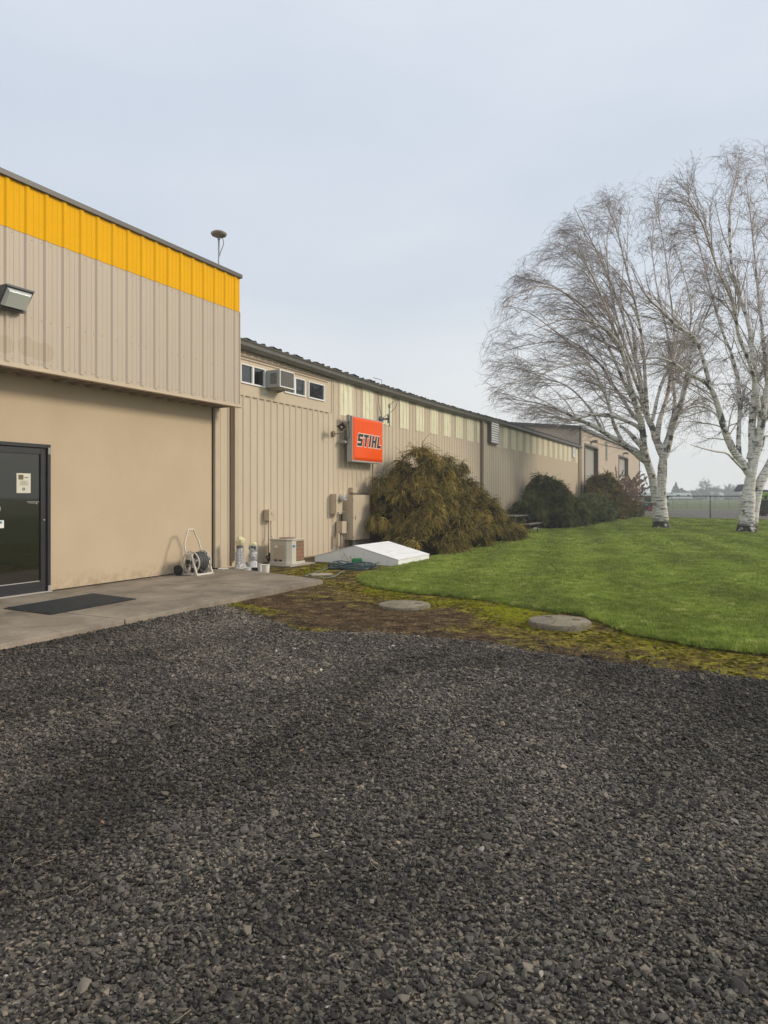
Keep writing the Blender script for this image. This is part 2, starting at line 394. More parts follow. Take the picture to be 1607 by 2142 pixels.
mb=MB(); mb.box(XW-.05,XW+.06,yd0,yd1+.01,.121,.137); mb.build('threshold',m_alu,door)
mb=MB(); mb.obox((XW+.04,yd1-.03,zd1-.10),(.012,.045,.1)); mb.obox((XW+.04,yd1-.03,zd0+.05),(.012,.045,.09)); pieces(mb,'hinge',m_pvc,door)
mb=MB(); mb.lathe([(.012,XW+.004),(.012,XW+.012),(.008,XW+.014)],(0,y1-.04,1.235),12,'x'); mb.build('lock_cylinder',m_alu,door)
m_paper=M('notice_paper',(.62,.60,.50),.7,.04); m_ink=M('dark_ink',(.05,.045,.035),.7,.1); m_gold=M('gold_ink',(.30,.22,.07),.6,.2)
mb=MB(); mb.box(XW-.0215,XW-.0205,6.675,6.905,1.648,1.945); note=mb.build('paper_notice',m_paper,door); 
note['label']='cream paper notice taped inside the glass, square logo at top and small print'
mb=MB()
def pr(y0,y1,z0,z1,x=XW-.0195): mb.box(x-.0008,x,y0,y1,z0,z1)
pr(6.705,6.785,1.85,1.92); pr(6.80,6.866,1.878,1.888)
for z,a,b in ((1.826,6.735,6.86),(1.806,6.745,6.84),(1.790,6.72,6.875),(1.770,6.73,6.86)):
    y=a
    while y<b: w=random.uniform(.008,.02); pr(y,min(y+w,b),z-.003,z+.003); y+=w+.004
mb.lathe([(.024,XW-.0203),(.024,XW-.0195)],(0,6.79,1.708),8,'x'); mb.build('print',m_ink,door)
mb=MB(); x=XW-.0185; mb.box(x-.0008,x,6.716,6.774,1.862,1.908); mb.build('logo_panel',m_gold,door)
mb=MB(); x=XW-.0175
for a,b,c,d in ((6.721,6.727,1.866,1.904),(6.735,6.741,1.866,1.904),(6.727,6.735,1.882,1.888),(6.746,6.751,1.866,1.904),(6.751,6.76,1.898,1.904),(6.751,6.76,1.882,1.888),(6.764,6.770,1.866,1.904)): mb.box(x-.0006,x,a,b,c,d)
mb.build('logo_lettering',m_ink,door)
mb=MB(); mb.obox((XW-.019,6.79,1.708),(.0012,.018,.016)); mb.build('badge_mark',m_paper,door)
mb=MB(); x=XW-.02; mb.box(x-.001,x,6.845,7.045,1.508,1.519); mb.box(x-.001,x,6.875,6.985,1.489,1.493); mb.lathe([(.013,x-.001),(.013,x)],(0,7.005,1.490),8,'x'); mb.build('glass_lettering',m_pvc,door)
mb=MB(); mb.lathe([(.075,XW-.0212),(.075,XW-.020)],(0,6.345,1.42),24,'x'); mb.build('round_sticker',m_white,door)
mb=MB(); mb.box(XW-.0212,XW-.020,6.22,6.475,1.135,1.25); card=mb.build('hours_card',m_white,door)
mb=MB(); mb.box(XW-.0195,XW-.019,6.22,6.445,1.20,1.235); mb.build('blue_strip',M('blue_print',(.06,.20,.32),.5,.1),door)
mb=MB(); mb.tube([(XW+.07,6.27,1.0),(XW+.09,6.27,1.02),(XW+.09,6.27,1.33),(XW+.07,6.27,1.35)],.012,8); mb.build('handle',m_alu,door)

# ------------------------------------------------------------------ LONG BUILDING
Y2=47.3; ZE=4.93       # far end, top of siding
lb=thing('long_metal_building','long tan ribbed metal building with dark gutter and high yellowed light panels','building',(XW,11.3,0))
XS=XW-.035
zb0,zb1=3.79,4.64; yb1=15.60
gz=lambda y: ZE-0.10*math.sin(math.pi*min(1,max(0,(y-11)/20)))      # the eave sags a little
mb=MB()
KW=dict(period=.25,rib=.019,wb=.050,wt=.026,minor=0)
sheet(mb,XS,11.16,yb1,.12,zb0,**KW); sheet(mb,XS,11.16,yb1,zb1,gz,**KW)
sheet(mb,XS,yb1,27.3,.12,gz,**KW); sheet(mb,XS,27.3,Y2-.0,.12,gz,phase=.12,**KW)
# flat infill strip round the windows, left open at the windows
wins=[(11.84,12.72,.44),(13.47,14.35,.43),(14.48,15.24,.76)]; wz0,wz1=4.045,4.47
xb=XS+.018
mb.box(xb-.02,xb,11.16,yb1,zb0,wz0); mb.box(xb-.02,xb,11.16,yb1,wz1,zb1)
e=11.16
for a,b,_ in wins: mb.box(xb-.02,xb-.0,e,a,wz0,wz1); e=b
mb.box(xb-.02,xb,e,yb1,wz0,wz1)
mb.build('ribbed_wall',m_siding,lb)
mb=MB(); mb.box(xb,xb+.022,11.16,yb1,zb1-.02,zb1+.012); mb.box(xb,xb+.014,11.16,yb1-.2,wz1+.09,wz1+.105); mb.build('flashing',m_trimd,lb)
mb=MB(); mb.box(xb-.02,XS+.031,yb1-.012,yb1,zb0,zb1); mb.build('flashing_end',m_trim,lb)
mb=MB()
c=11.375
while c<yb1: mb.box(XS+.001,XS+.017,c-.07,c+.07,zb0-.022,zb0-.004) ; c+=.25
pieces(mb,'closure_strip',m_trimd,lb)
mb=MB(); mb.box(-30,XW-.6,11.17,Y2,.0,4.9); mb.box(XW-.6,XW-.06,11.17,Y2,.0,3.75); mb.box(XW-.6,XW-.06,16,Y2,3.75,4.7); mb.build('inner_block',m_dark,lb)
mb=MB(); mb.box(XW-.05,XW-.012,11.16,Y2,-.02,.10); mb.build('foundation',M('old_concrete',(.25,.22,.18),.9,.25,5,.4,60),lb)
mb=MB(); mb.box(XW-.03,XW+.012,11.16,Y2,.10,.125); mb.build('base_flashing',m_trim,lb)
for a,b,mu in wins:
    fr=MB(); f=.035; x0,x1=xb-.02,xb+.03
    fr.box(x0,x1,a,b,wz0,wz0+f); fr.box(x0,x1,a,b,wz1-f*.7,wz1); fr.box(x0,x1-.002,a,a+f,wz0+f,wz1-f*.7); fr.box(x0,x1-.002,b-f,b,wz0+f,wz1-f*.7)
    if mu<.6: fr.box(x0,x1-.004,a+mu-.03,a+mu+.03,wz0+f,wz1-f*.7)
    w=fr.build('window',m_white,lb,bevel=.003)
    p=MB(); p.box(x0+.005,x0+.009,a+f,b-f,wz0+f,wz1-f*.7); p.build('pane',m_glass,w)
    p=MB(); p.box(xb-.35,xb-.34,a-.02,b+.02,wz0-.02,wz1+.05); p.box(xb-.34,xb-.02,a-.02,b+.02,wz0-.025,wz0-.005)
    p.build('dark_room',m_dark,w)
    cu=MB()
    n=14; ya,yb=(b-.32,b-.03) if mu<.6 else (b-.24,b-.03)
    vs=[];
    for i in range(n+1):
        y=ya+(yb-ya)*i/n; dx=.012*math.sin(i*2.1); vs+=[(xb-.05+dx,y,wz0),(xb-.05+dx,y,wz1)]
    cu.add(vs,[(2*i,2*i+2,2*i+3,2*i+1) for i in range(n)]); cu.build('curtain',m_curtain,w,smooth=True)
# high light panels
def lpanel(y0,y1,z0=3.80,phase=.0):
    mb=MB(); P=rib_profile(y0,y1,phase=phase,**KW); n=len(P); x=XS+.011
    z1=[gz(y)-.02 for y,_ in P]
    mb.add([(x+d,y,z0) for y,d in P]+[(x+d,y,z) for (y,d),z in zip(P,z1)]+[(x+d-.003,y,z0) for y,d in P],[(i,i+1,n+i+1,n+i) for i in range(n-1)]+[(2*n+i,2*n+i+1,i+1,i) for i in range(n-1)])
    mb.build('light_panel',m_sky,lb)
y=16.05
while y<26: lpanel(y,y+.69,3.79+random.uniform(-.03,.03)); y+=1.22
lpanel(26.95,27.22,3.80)
y=29.55
lpanel(29.52,29.95,3.82,.12)
y=30.5
while y<44.2: lpanel(y,y+.70,3.80+random.uniform(-.03,.03),.12); y+=1.22
lpanel(46.0,46.75,3.8,.12)
# louvred vents
def louvre(y0,y1,z0,z1,n,proud=.10):
    mb=MB(); x=XW; f=.04
    mb.box(x-.02,x+proud,y0,y0+f,z0,z1); mb.box(x-.02,x+proud,y1-f,y1,z0,z1); mb.box(x-.02,x+proud,y0+f,y1-f,z0,z0+f); mb.box(x-.02,x+proud+.02,y0+f,y1-f,z1-f,z1)
    v=mb.build('louvre_vent',m_gutter if proud>.05 else m_white,lb)
    s=MB(); h=(z1-z0-2*f)/n
    for i in range(n):
        zz=z0+f+h*i; s.ext([(x+proud-.035,zz+h*.90),(x+proud-.030,zz+h*.98),(x+proud+.012,zz+h*.12),(x+proud+.006,zz+h*.06)],'y',y0+f,y1-f)
    s.build('slats',m_white,v)
    b=MB(); b.box(x-.01,x+.004,y0+f,y1-f,z0+f,z1-f); b.build('backing',m_dark,v)
louvre(28.3,29.42,3.86,4.83,9,.14); louvre(44.9,45.6,4.12,4.86,8,.05)
# posts and downspouts
def post(y,w,p,z0,z1,mat,name): 
    mb=MB(); mb.box(XW-.03,XW+p,y-w/2,y+w/2,z0,z1); return mb.build(name,mat,lb,bevel=.006)
post(11.64,.13,.075,.25,3.7,m_trim,'downspout'); post(11.53,.025,.03,.13,4.9,m_trimd,'seam_strip')
post(27.42,.16,.09,.2,ZE-.05,m_trimd,'downspout'); post(27.58,.1,.03,.13,ZE-.05,m_trim,'seam_strip')
post(46.95,.16,.09,.2,ZE-.03,m_trim,'downspout')
# eave gutter as a box gutter, following the sag; ribbed roof edge over it
mb=MB(); N=40; ys=np.linspace(11.1,Y2+.05,N); prof=[(-.03,-.16),(.10,-.16),(.15,-.09),(.15,-.02),(.17,.02),(.17,.035),(.13,.035),(-.03,.06)]
vs=[]
for y in ys: vs+=[(XW+a,y,gz(y)+b) for a,b in prof]
k=len(prof); fs=[(i*k+j,i*k+(j+1)%k,(i+1)*k+(j+1)%k,(i+1)*k+j) for i in range(N-1) for j in range(k)]+[tuple(range(k)),tuple(range((N-1)*k,N*k))[::-1]]
mb.add(vs,fs); mb.build('gutter',m_gutter,lb)
mb=MB(); 
for i in range(N-1):
    a,b=ys[i],ys[i+1]; mb.quad((XW+.10,a,gz(a)+.05),(XW+.10,b,gz(b)+.05),(-22,b,gz(b)+1.1),(-22,a,gz(a)+1.1))
mb.build('roof',m_cap,lb)
mb=MB(); y=11.3; i=0
while y<Y2:
    z=gz(y); x0=XW+.13+random.uniform(-.02,.02); hh=.045+random.uniform(-.004,.006)
    mb.add([(x0,y-.045,z+.05),(x0,y+.045,z+.05),(x0,y+.018,z+.05+hh),(x0,y-.018,z+.05+hh),(-11,y-.045,z+.11),(-11,y+.045,z+.11),(-11,y+.018,z+.16),(-11,y-.018,z+.16)],[(0,1,2,3),(1,5,6,2),(3,2,6,7),(0,3,7,4)])
    if i%3==2: mb.add([(x0+.01,y+.02,z+.098),(x0+.01,y+.30,z+.060),(-10.2,y+.30,z+.11),(-10.2,y+.02,z+.145)],[(0,1,2,3)])
    y+=.305*(1 if random.random()<.9 else 1.02); i+=1
mb.build('roof_ribs',m_black,lb)
mb=MB()
for zz in (1.9,3.0):
    c=11.9
    while c<22: screw(mb,XS,c,zz); c+=.5*(1 if zz>2 else 2)
pieces(mb,'screw',m_screw,lb)
mb=MB()
for c in range(5): screw(mb,XS+.02,15.72,4.35+c*.07,.008); screw(mb,XS+.02,15.80,4.35+c*.07,.008)
pieces(mb,'bolt',m_black,lb)

# ------------------------------------------------------------------ FAR TALLER BUILDING
Y3=78.2; ZF=6.22
tb=thing('tall_metal_building','taller tan metal building at the far end with two grey roll up doors','building',(XW,Y2,0))
mb=MB(); doors=[(48.9,53.7,5.15),(63.9,69.4,5.15)]
e=Y2+.05
for a,b,z in doors: sheet(mb,XS+.02,e,a,.1,ZF,rib=.02,minor=0); sheet(mb,XS+.02,a,b,z,ZF,rib=.02,minor=0); e=b
sheet(mb,XS+.02,e,Y3,.1,ZF,rib=.02,minor=0); mb.build('ribbed_wall',m_sidepink,tb)
mb=MB(); P=rib_profile(-27,XW,rib=.025,minor=0)   # gable end wall facing the viewer
rf=lambda x: ZF+(XW-x)*.10 if x>-20 else ZF+(XW+20)*.10-(-20-x)*.10
mb.add([(x,Y2-d+.02,4.6) for x,d in P]+[(x,Y2-d+.02,rf(x)) for x,d in P],[(i+1,i,len(P)+i,len(P)+i+1)[::-1] for i in range(len(P)-1)]); mb.build('gable_wall',m_sidepink,tb)
mb=MB(); mb.box(-27,XW-.6,Y2+.05,Y3-.05,0,ZF-.1); mb.build('inner_block',m_dark,tb)
mb=MB(); mb.add([(XW+.12,Y2-.15,ZF+.02),(XW+.12,Y3+.1,ZF+.02),(-20,Y3+.1,rf(-20)+.03),(-20,Y2-.15,rf(-20)+.03),(-27,Y2-.15,rf(-27)),(-27,Y3,rf(-27))],[(0,1,2,3),(3,2,5,4)]); mb.build('roof',m_gutter,tb)
mb=MB(); mb.box(XW-.02,XW+.16,Y2-.15,Y3+.1,ZF-.12,ZF+.06); 
mb.add([(XW+.16,Y2-.16,ZF-.13),(XW+.16,Y2-.16,ZF+.09),(-20,Y2-.16,rf(-20)-.1),(-20,Y2-.16,rf(-20)+.1)],[(0,1,3,2)]); mb.build('roof_trim',m_gutter,tb)
mb=MB(); mb.box(XW-.04,XW+.07,Y2+.02,Y2+.30,.1,ZF-.12); mb.box(XW-.04,XW+.05,Y3-.15,Y3+.05,.1,ZF-.12); mb.build('corner_post',m_trimd,tb)
mb=MB(); mb.box(XW-8,XW-.03,Y3-.02,Y3+.02,.1,ZF); mb.build('rear_wall',m_sidepink,tb)
for a,b,z in doors:
    s=MB(); h=.10; zz=.1; x=XW-.28
    while zz<z-.02: s.ext([(x,zz),(x+.022,zz+.02),(x+.022,zz+h-.02),(x,zz+h)],'y',a+.02,b-.02); zz+=h
    dd=s.build('roll_up_door',M('grey_door_slats',(.40,.38,.34),.5,.08),tb)
    s=MB(); s.box(XW-.32,XW+.05,a-.12,a,.1,z+.1); s.box(XW-.32,XW+.05,b,b+.12,.1,z+.1); s.box(XW-.32,XW+.05,a,b,z,z+.12); s.build('frame',M('door_jamb',(.12,.10,.08),.5,.1),dd)
    s=MB(); yl=(a+b)/2; s.box(XW,XW+.10,yl-.3,yl+.3,z+.32,z+.42); s.box(XW+.1,XW+.45,yl-.22,yl+.22,z+.30,z+.48); s.build('flood_lamp',M('lamp_grey',(.20,.19,.17),.5,.1),tb,bevel=.02)
mb=MB()
for i in range(9): mb.box(XW+.03,XW+.06,57.2+.06*(i%2),57.9+.06*(i%2),4.5+i*.17,4.58+i*.17)
mb.build('green_wall_sign',M('teal_sign',(.05,.16,.14),.5,.2),tb)
# ------------------------------------------------------------------ things fixed to the walls
# wall lamp on the fascia
wl=thing('wall_lamp','grey wedge shaped wall lamp with clear lens on the tan fascia','lamp',(XF,6.15,4.3))
m_house=M('grey_cast_housing',(.09,.095,.11),.5,.15,20); ya,yb=5.95,6.365
P=[(XF+.032,4.45),(XF+.30,4.45),(XF+.30,4.415),(XF+.04,4.14),(XF+.032,4.14)]
mb=MB(); mb.ext([(XF+.032,4.17),(XF+.032,4.455),(XF+.31,4.455),(XF+.31,4.425),(XF+.285,4.425),(XF+.115,4.20),(XF+.13,4.17)],'y',ya,yb); mb.build('housing',m_house,wl,bevel=.006)
def slope(u,off,y): # u 0 top .. 1 bottom of the slanting face
    x=XF+.290+(.125-.290)*u; z=4.425+(4.195-4.425)*u; nx,nz=.225,-.165; L=math.hypot(nx,nz); return (x+nx/L*off,y,z+nz/L*off)
t=NT('lamp_lens'); t.color((.62,.66,.62)); t.set(.12,0,.6); t.b.inputs['Transmission Weight'].default_value=.25; t.bump(t.noise(t.mapv(t.obj(),(1,40,1)),3,2),.2,.004); m_lens=t.m
mb=MB()
a=[slope(.06,.0,ya+.025),slope(.06,.0,yb-.025),slope(.97,.0,yb-.025),slope(.97,.0,ya+.025)]; b=[slope(.16,.045,ya+.05),slope(.16,.045,yb-.05),slope(.9,.06,yb-.05),slope(.9,.06,ya+.05)]
mb.add(a+b,[(4,5,6,7),(0,1,5,4),(1,2,6,5),(2,3,7,6),(3,0,4,7)]); mb.build('lens',m_lens,wl,bevel=.004)
# satellite positioning antenna on the roof
px,py,_=at(458,488,14.2); zt=6.98
sa=thing('dish_antenna','round disc antenna on a thin pole above the yellow band','antenna',(px,py,5.9))
mb=MB(); mb.lathe([(.02,zt-.085),(.06,zt-.075),(.145,zt-.04),(.162,zt-.01),(.160,zt+.005),(.12,zt+.035),(.05,zt+.055),(.0,zt+.058)],(px,py,0),28); mb.build('disc',M('weathered_disc',(.27,.235,.19),.6,.2,12),sa,auto=True)
mb=MB(); mb.tube([(px,py,5.85),(px,py,zt-.08)],.017,10); mb.tube([(px-.012,py,5.85),(px-.012,py,6.35)],.024,10); mb.lathe([(.03,zt-.12),(.03,zt-.085)],(px,py,0),12); mb.build('pole',M('galvanised',(.36,.37,.38),.4,.1,metal=.4),sa,smooth=True)
mb=MB(); c=Vector((CA,SA,0)); q=Vector((px,py,0))
mb.tube([q+c*a+Vector((0,0,z)) for a,z in ((.06,zt-.08),(.09,zt-.13),(.10,zt-.20),(.08,zt-.27),(.05,zt-.34),(.022,zt-.42),(.0,zt-.55),(-.03,zt-.8),(-.04,5.9))],.0065,6); mb.build('cable',m_black,sa,smooth=True)
# window air conditioner
ac=thing('window_air_conditioner','grey box air conditioner jutting out between the two white sliding windows','air conditioner',(XW,13.02,4.05))
m_acb=M('grey_ac_case',(.38,.39,.38),.5,.06,4); a,b,z0,z1,x0,x1=12.74,13.30,4.06,4.445,XW-.02,-9.165
mb=MB(); mb.box(x0,x1-.02,a,b,z0,z1); mb.build('case',m_acb,ac,bevel=.008)
mb=MB(); f=.02; mb.box(x1-.02,x1,a-.004,a+f,z0-.004,z1+.004); mb.box(x1-.02,x1,b-f,b+.004,z0-.004,z1+.004); mb.box(x1-.02,x1-.001,a+f,b-f,z0-.004,z0+f); mb.box(x1-.02,x1-.001,a+f,b-f,z1-f,z1+.004); mb.build('grille_frame',m_white,ac,bevel=.003)
t=NT('coil_fins'); o=t.obj(); s=t.sep(o); st=t.math('SINE',t.math('MULTIPLY',s[2],520)); nn=t.noise(o,45,4,.8); c=t.ramp(t.math('ADD',t.math('MULTIPLY',st,.08),nn),[(.35,(.035,.035,.033)),(.62,(.11,.11,.10)),(.78,(.5,.5,.5))]); t.color(c); t.set(.6); m_coil=t.m
mb=MB(); mb.box(x1-.03,x1-.008,a+f,b-f,z0+f,z1-f); mb.build('rear_coil',m_coil,ac)
mb=MB(); mb.box(-9.43,-9.26,a-.006,a+.01,z0+.07,z1-.07); mb.build('side_grille_recess',M('grille_shadow_grey',(.10,.10,.10),.6,.1),ac)
mb=MB()
for i in range(9): mb.box(-9.435,-9.255,a-.012,a-.004,z0+.075+i*.027,z0+.087+i*.027)
mb.build('side_grille',m_pvc,ac)
mb=MB(); mb.ext([(XW,z0-.07),(XW,z0-.012),(-9.25,z0-.012)],'y',12.85,12.87); mb.ext([(XW,z0-.07),(XW,z0-.012),(-9.25,z0-.012)],'y',13.17,13.19); mb.box(XW-.01,-9.22,12.8,13.25,z0-.012,z0-.002); mb.build('bracket',m_pvc,ac)
# illuminated sign
sy0,sy1,sz0,sz1,sx0,sx1=16.10,17.88,2.53,3.76,-9.40,-9.235
sg=thing('wall_sign','square orange light box sign with slanted black letters outlined in white','sign',(XW,(sy0+sy1)/2,sz0))
m_sgc=M('sign_grey_case',(.36,.36,.34),.4,.06,2)
mb=MB(); mb.box(sx0,sx1,sy0,sy1,sz0,sz1); mb.build('case',m_sgc,sg,bevel=.01)
m_or=M('orange_acrylic',(.86,.095,.003),.25,.05,1.3,spec=.25)
mb=MB(); i1,i2=.025,.10; xa,xc=sx1+.003,sx1+.035
o1=[(xa,sy0+i1,sz0+i1+.02),(xa,sy1-i1,sz0+i1+.02),(xa,sy1-i1,sz1-i1),(xa,sy0+i1,sz1-i1)]; o2=[(xc,sy0+i2,sz0+i2+.02),(xc,sy1-i2,sz0+i2+.02),(xc,sy1-i2,sz1-i2),(xc,sy0+i2,sz1-i2)]
mb.add(o1+o2,[(4,5,6,7),(0,1,5,4),(1,2,6,5),(2,3,7,6),(3,0,4,7)]); mb.build('face',m_or,sg,bevel=.006)
def union(rects,x,sh,mb,oy,oz,s,sx):
    ys=sorted({v for r in rects for v in r[:2]}); zs=sorted({v for r in rects for v in r[2:]})
    id={}; vs=[]; fs=[]
    def V(i,j):
        if (i,j) not in id: id[(i,j)]=len(vs); vs.append((x,oy+(ys[i]*sx+sh*zs[j])*s,oz+zs[j]*s))
        return id[(i,j)]
    for i in range(len(ys)-1):
        for j in range(len(zs)-1):
            cy=(ys[i]+ys[i+1])/2; cz=(zs[j]+zs[j+1])/2
            if any(r[0]<cy<r[1] and r[2]<cz<r[3] for r in rects): fs.append((V(i,j),V(i+1,j),V(i+1,j+1),V(i,j+1)))
    mb.add(vs,fs)
let={'S':[(0,.86,.76,1),(0,.30,.42,1),(0,.86,.39,.62),(.56,.86,0,.62),(0,.86,0,.24)],'T':[(0,.84,.77,1),(.27,.57,0,1)],'I':[(0,.30,0,1)],'H':[(0,.29,0,1),(.55,.84,0,1),(.2,.6,.39,.61)],'L':[(0,.30,0,1),(0,.74,0,.24)]}
adv={'S':1.02,'T':1.02,'I':.50,'H':1.04,'L':.8}
mk=MB(); mw=MB(); y=0; H=.335; oy,oz=sy0+.20,2.965
allr=[]
for ch in 'STIHL':
    rr=[(y+a,y+b,c,d) for a,b,c,d in let[ch]]; union(rr,xc+.004,.25,mk,oy,oz,H,.95); allr+=[(a-.065,b+.065,c-.065,d+.065) for a,b,c,d in rr]; y+=adv[ch]
union(allr,xc+.002,.25,mw,oy,oz,H,.95)
mw.build('letter_outline',M('pale_outline',(.80,.60,.52),.4,.02),sg); mk.build('lettering',m_black,sg)
mb=MB(); mb.obox((xc+.003,oy+4.45*H,oz+.93*H),(.002,.022,.022)); mb.build('small_mark',M('pale_outline',(.8,.6,.52)),sg)
mb=MB(); mb.box(XW-.02,sx0,sy0+.06,sy0+.10,3.0,3.07); mb.box(XW,sx0+.04,15.93,15.97,3.02,3.09); mb.box(XW,sx0+.04,15.97,sy0+.03,3.04,3.075); mb.box(XW-.02,sx0,sy1-.10,sy1-.06,3.0,3.07); mb.box(XW-.02,sx0,sy0+.4,sy0+.44,3.5,3.6); mb.build('bracket',m_pvc,sg)
mb=MB(); mb.box(sx0+.02,sx0+.11,sy0-.06,sy0-.001,3.60,3.78); mb.build('switch_box',m_pvc,sg,bevel=.004)
mb=MB(); mb.tube([(sx0+.06,sy0-.03,3.6),(sx0+.06,sy0-.03,3.45),(sx0+.10,sy0-.03,3.32),(sx0+.09,sy0-.03,3.2),(sx0+.02,sy0-.03,3.10),(sx0+.02,sy0-.02,3.05)],.011,8); mb.build('conduit',m_gutter,sg,smooth=True)
mb=MB(); mb.tube([(XW+.03,17.80,sz0+.02),(XW+.03,17.80,1.2)],.016,8); mb.build('conduit',m_trimd,sg,smooth=True)
# loudspeaker horn
hs=thing('horn_speaker','small square horn speaker on the wall left of the orange sign','speaker',(XW,15.72,3.3))
m_horn=M('horn_brown',(.42,.34,.25),.5,.12); cc=Vector((-9.20,15.46,3.38)); rot=Matrix.Rotation(R(-42),3,'Z')@Matrix.Rotation(R(-12),3,'Y')@Matrix.Rotation(R(35),3,'X')
def hv(x,y,z): return cc+rot@Vector((x,y,z))
mb=MB(); q=.115; r=.035
def ring(x,s): return [hv(x,-s,-s*.85),hv(x,s,-s*.85),hv(x,s,s*.85),hv(x,-s,s*.85)]
mb.add(ring(.06,q)+ring(-.10,r),[(0,1,5,4),(1,2,6,5),(2,3,7,6),(3,0,4,7),(4,5,6,7)]); mb.add(ring(.06,q)+ring(.058,q-.01)+ring(-.02,q-.05),[(0,4,5,1),(1,5,6,2),(2,6,7,3),(3,7,4,0),(4,8,9,5),(5,9,10,6),(6,10,11,7),(7,11,8,4),(8,9,10,11)]); mb.build('horn',m_horn,hs)
mb=MB(); mb.add(ring(.061,q-.009)+ring(-.018,q-.052),[(0,4,5,1),(1,5,6,2),(2,6,7,3),(3,7,4,0),(4,7,6,5)]); mb.build('horn_throat',M('horn_throat_brown',(.085,.055,.035),.6,.2),hs)
mb=MB(); mb.tube([hv(-.015,0,0),hv(.045,0,0)],[.030,.022],10); mb.build('centre_cone',M('brass_cone',(.45,.34,.24),.4,.1),hs,smooth=True)
mb=MB(); mb.tube([hv(-.09,0,0),hv(-.20,0,0)],.045,12); mb.build('driver',m_horn,hs,smooth=True)
mb=MB(); mb.tube([hv(-.12,0,-.03),Vector((-9.38,15.72,3.25)),Vector((XW-.02,15.68,3.25))],.014,8); mb.box(XW-.01,XW+.02,15.62,15.74,3.18,3.32); mb.build('bracket',m_trimd,hs,smooth=False)
# whip antenna beside the sign
wa=thing('whip_antenna','thin wire antenna on a grey bracket at the upper right of the orange sign','antenna',(XW,18.4,3.9))
m_br=M('bracket_blue_grey',(.20,.22,.25),.45,.12)
mb=MB(); mb.box(XW-.01,XW+.03,18.32,18.50,3.80,3.98); mb.box(XW+.03,XW+.27,18.38,18.43,3.87,3.93); mb.add([],[]); mb.tube([(XW+.28,18.4,3.68),(XW+.28,18.4,4.30)],.018,8); mb.obox((XW+.25,18.4,3.9),(.06,.04,.26)); mb.obox((XW+.28,18.4,4.28),(.05,.05,.10)); mb.build('bracket',m_br,wa)
mb=MB(); mb.tube([(XW+.28,18.4,4.32),(XW+.42,18.5,4.44),(XW+.47,18.55,4.47)],.008,6); mb.build('arm',m_br,wa)
mb=MB(); mb.tube([(XW+.47,18.55,4.43),(XW+.47,18.55,4.47),(XW+.47,18.55,4.50),(XW+.47,18.55,4.585)],[.007,.008,.018,.016],8); mb.build('probe',m_black,wa)
mb=MB(); mb.tube([(XW+.47,18.55,4.43),(XW+.46,18.54,4.33),(XW+.40,18.5,4.2),(XW+.28,18.43,4.08),(XW+.12,18.40,3.98),(XW+.05,18.40,3.9),(XW+.02,18.36,3.8)],.007,6); mb.tube([(XW+.04,18.36,3.95),(XW+.035,18.2,4.3),(XW+.03,18.15,4.68),(XW+.16,18.10,4.80),(XW+.18,18.1,5.02),(XW+.0,17.9,5.07)],.008,6); mb.build('cable',m_black,wa,smooth=True)
# meters and boxes
def enclosure(name,label,cat,y0,y1,x1,z0,z1,door=True,group=None,mat=None):
    th=thing(name,label,cat,(XW,(y0+y1)/2,z0),group); mat=mat or m_box
    mb=MB(); mb.box(XW-.01,x1-.015,y0,y1,z0,z1); mb.build('case',mat,th,bevel=.006)
    mb=MB(); mb.box(x1-.014,x1,y0-.006,y1+.006,z0-.006,z1+.006); mb.build('cover',mat,th,bevel=.004); return th
db=enclosure('disconnect_box','small tan electrical box on the ribbed wall above the outdoor cooling unit','electrical box',12.68,12.92,-9.42,1.05,1.30)
mb=MB(); mb.box(-9.42,-9.405,12.76,12.86,1.18,1.24); mb.build('switch_lever',m_box,db,bevel=.004)
mb=MB(); mb.tube([(-9.47,12.72,1.05),(-9.47,12.72,.40),(-9.46,12.72,.16),(-9.40,12.70,.10),(-9.28,12.70,.14)],.012,8); mb.build('conduit',m_trimd,db,smooth=True)
mb=MB(); mb.tube([(-9.46,12.80,1.05),(-9.46,12.80,.82),(-9.45,12.79,.70),(-9.38,12.77,.61),(-9.24,12.74,.585),(-9.18,12.74,.585)],.011,8); mb.build('conduit',m_pvc,db,smooth=True)
mt=enclosure('electric_meter','tan electric meter box with round glass dial left of the tall utility cabinet','electric meter',15.52,15.82,-9.375,1.14,1.66)
mb=MB(); mb.lathe([(.10,-9.38),(.10,-9.34),(.082,-9.335)],(0,15.72,1.55),24,'x'); mb.build('meter_ring',m_pvc,mt)
mb=MB(); mb.lathe([(.078,-9.335),(.078,-9.24),(.062,-9.215)],(0,15.72,1.55),24,'x'); mb.build('glass_dome',M('meter_glass',(.50,.52,.50),.12,.1,spec=.6),mt)
mb=MB(); mb.obox((-9.212,15.72,1.565),(.004,.06,.025)); mb.obox((-9.212,15.72,1.53),(.004,.03,.012)); mb.build('dial_display',m_ink,mt)
mb=MB(); mb.obox((-9.36,15.6,1.17),(.03,.05,.04)); mb.obox((-9.34,15.84,1.19),(.02,.09,.02)); pieces(mb,'latch',m_pvc,mt)
jb=enclosure('junction_box','small tan junction box below the electric meter with pipes running down','electrical box',15.80,16.03,-9.36,.62,.93)
mb=MB()
for i,y in enumerate((15.83,15.89,15.95,16.01)): mb.tube([(-9.46+.02*(i%2),y,.64),(-9.46+.02*(i%2),y,.05)],.012+.003*(i%2),8)
mb.tube([(-9.45,15.74,.16),(-9.45,15.6,.16),(-9.45,15.35,.15)],.014,8); pieces(mb,'conduit',m_box,jb,smooth=True)
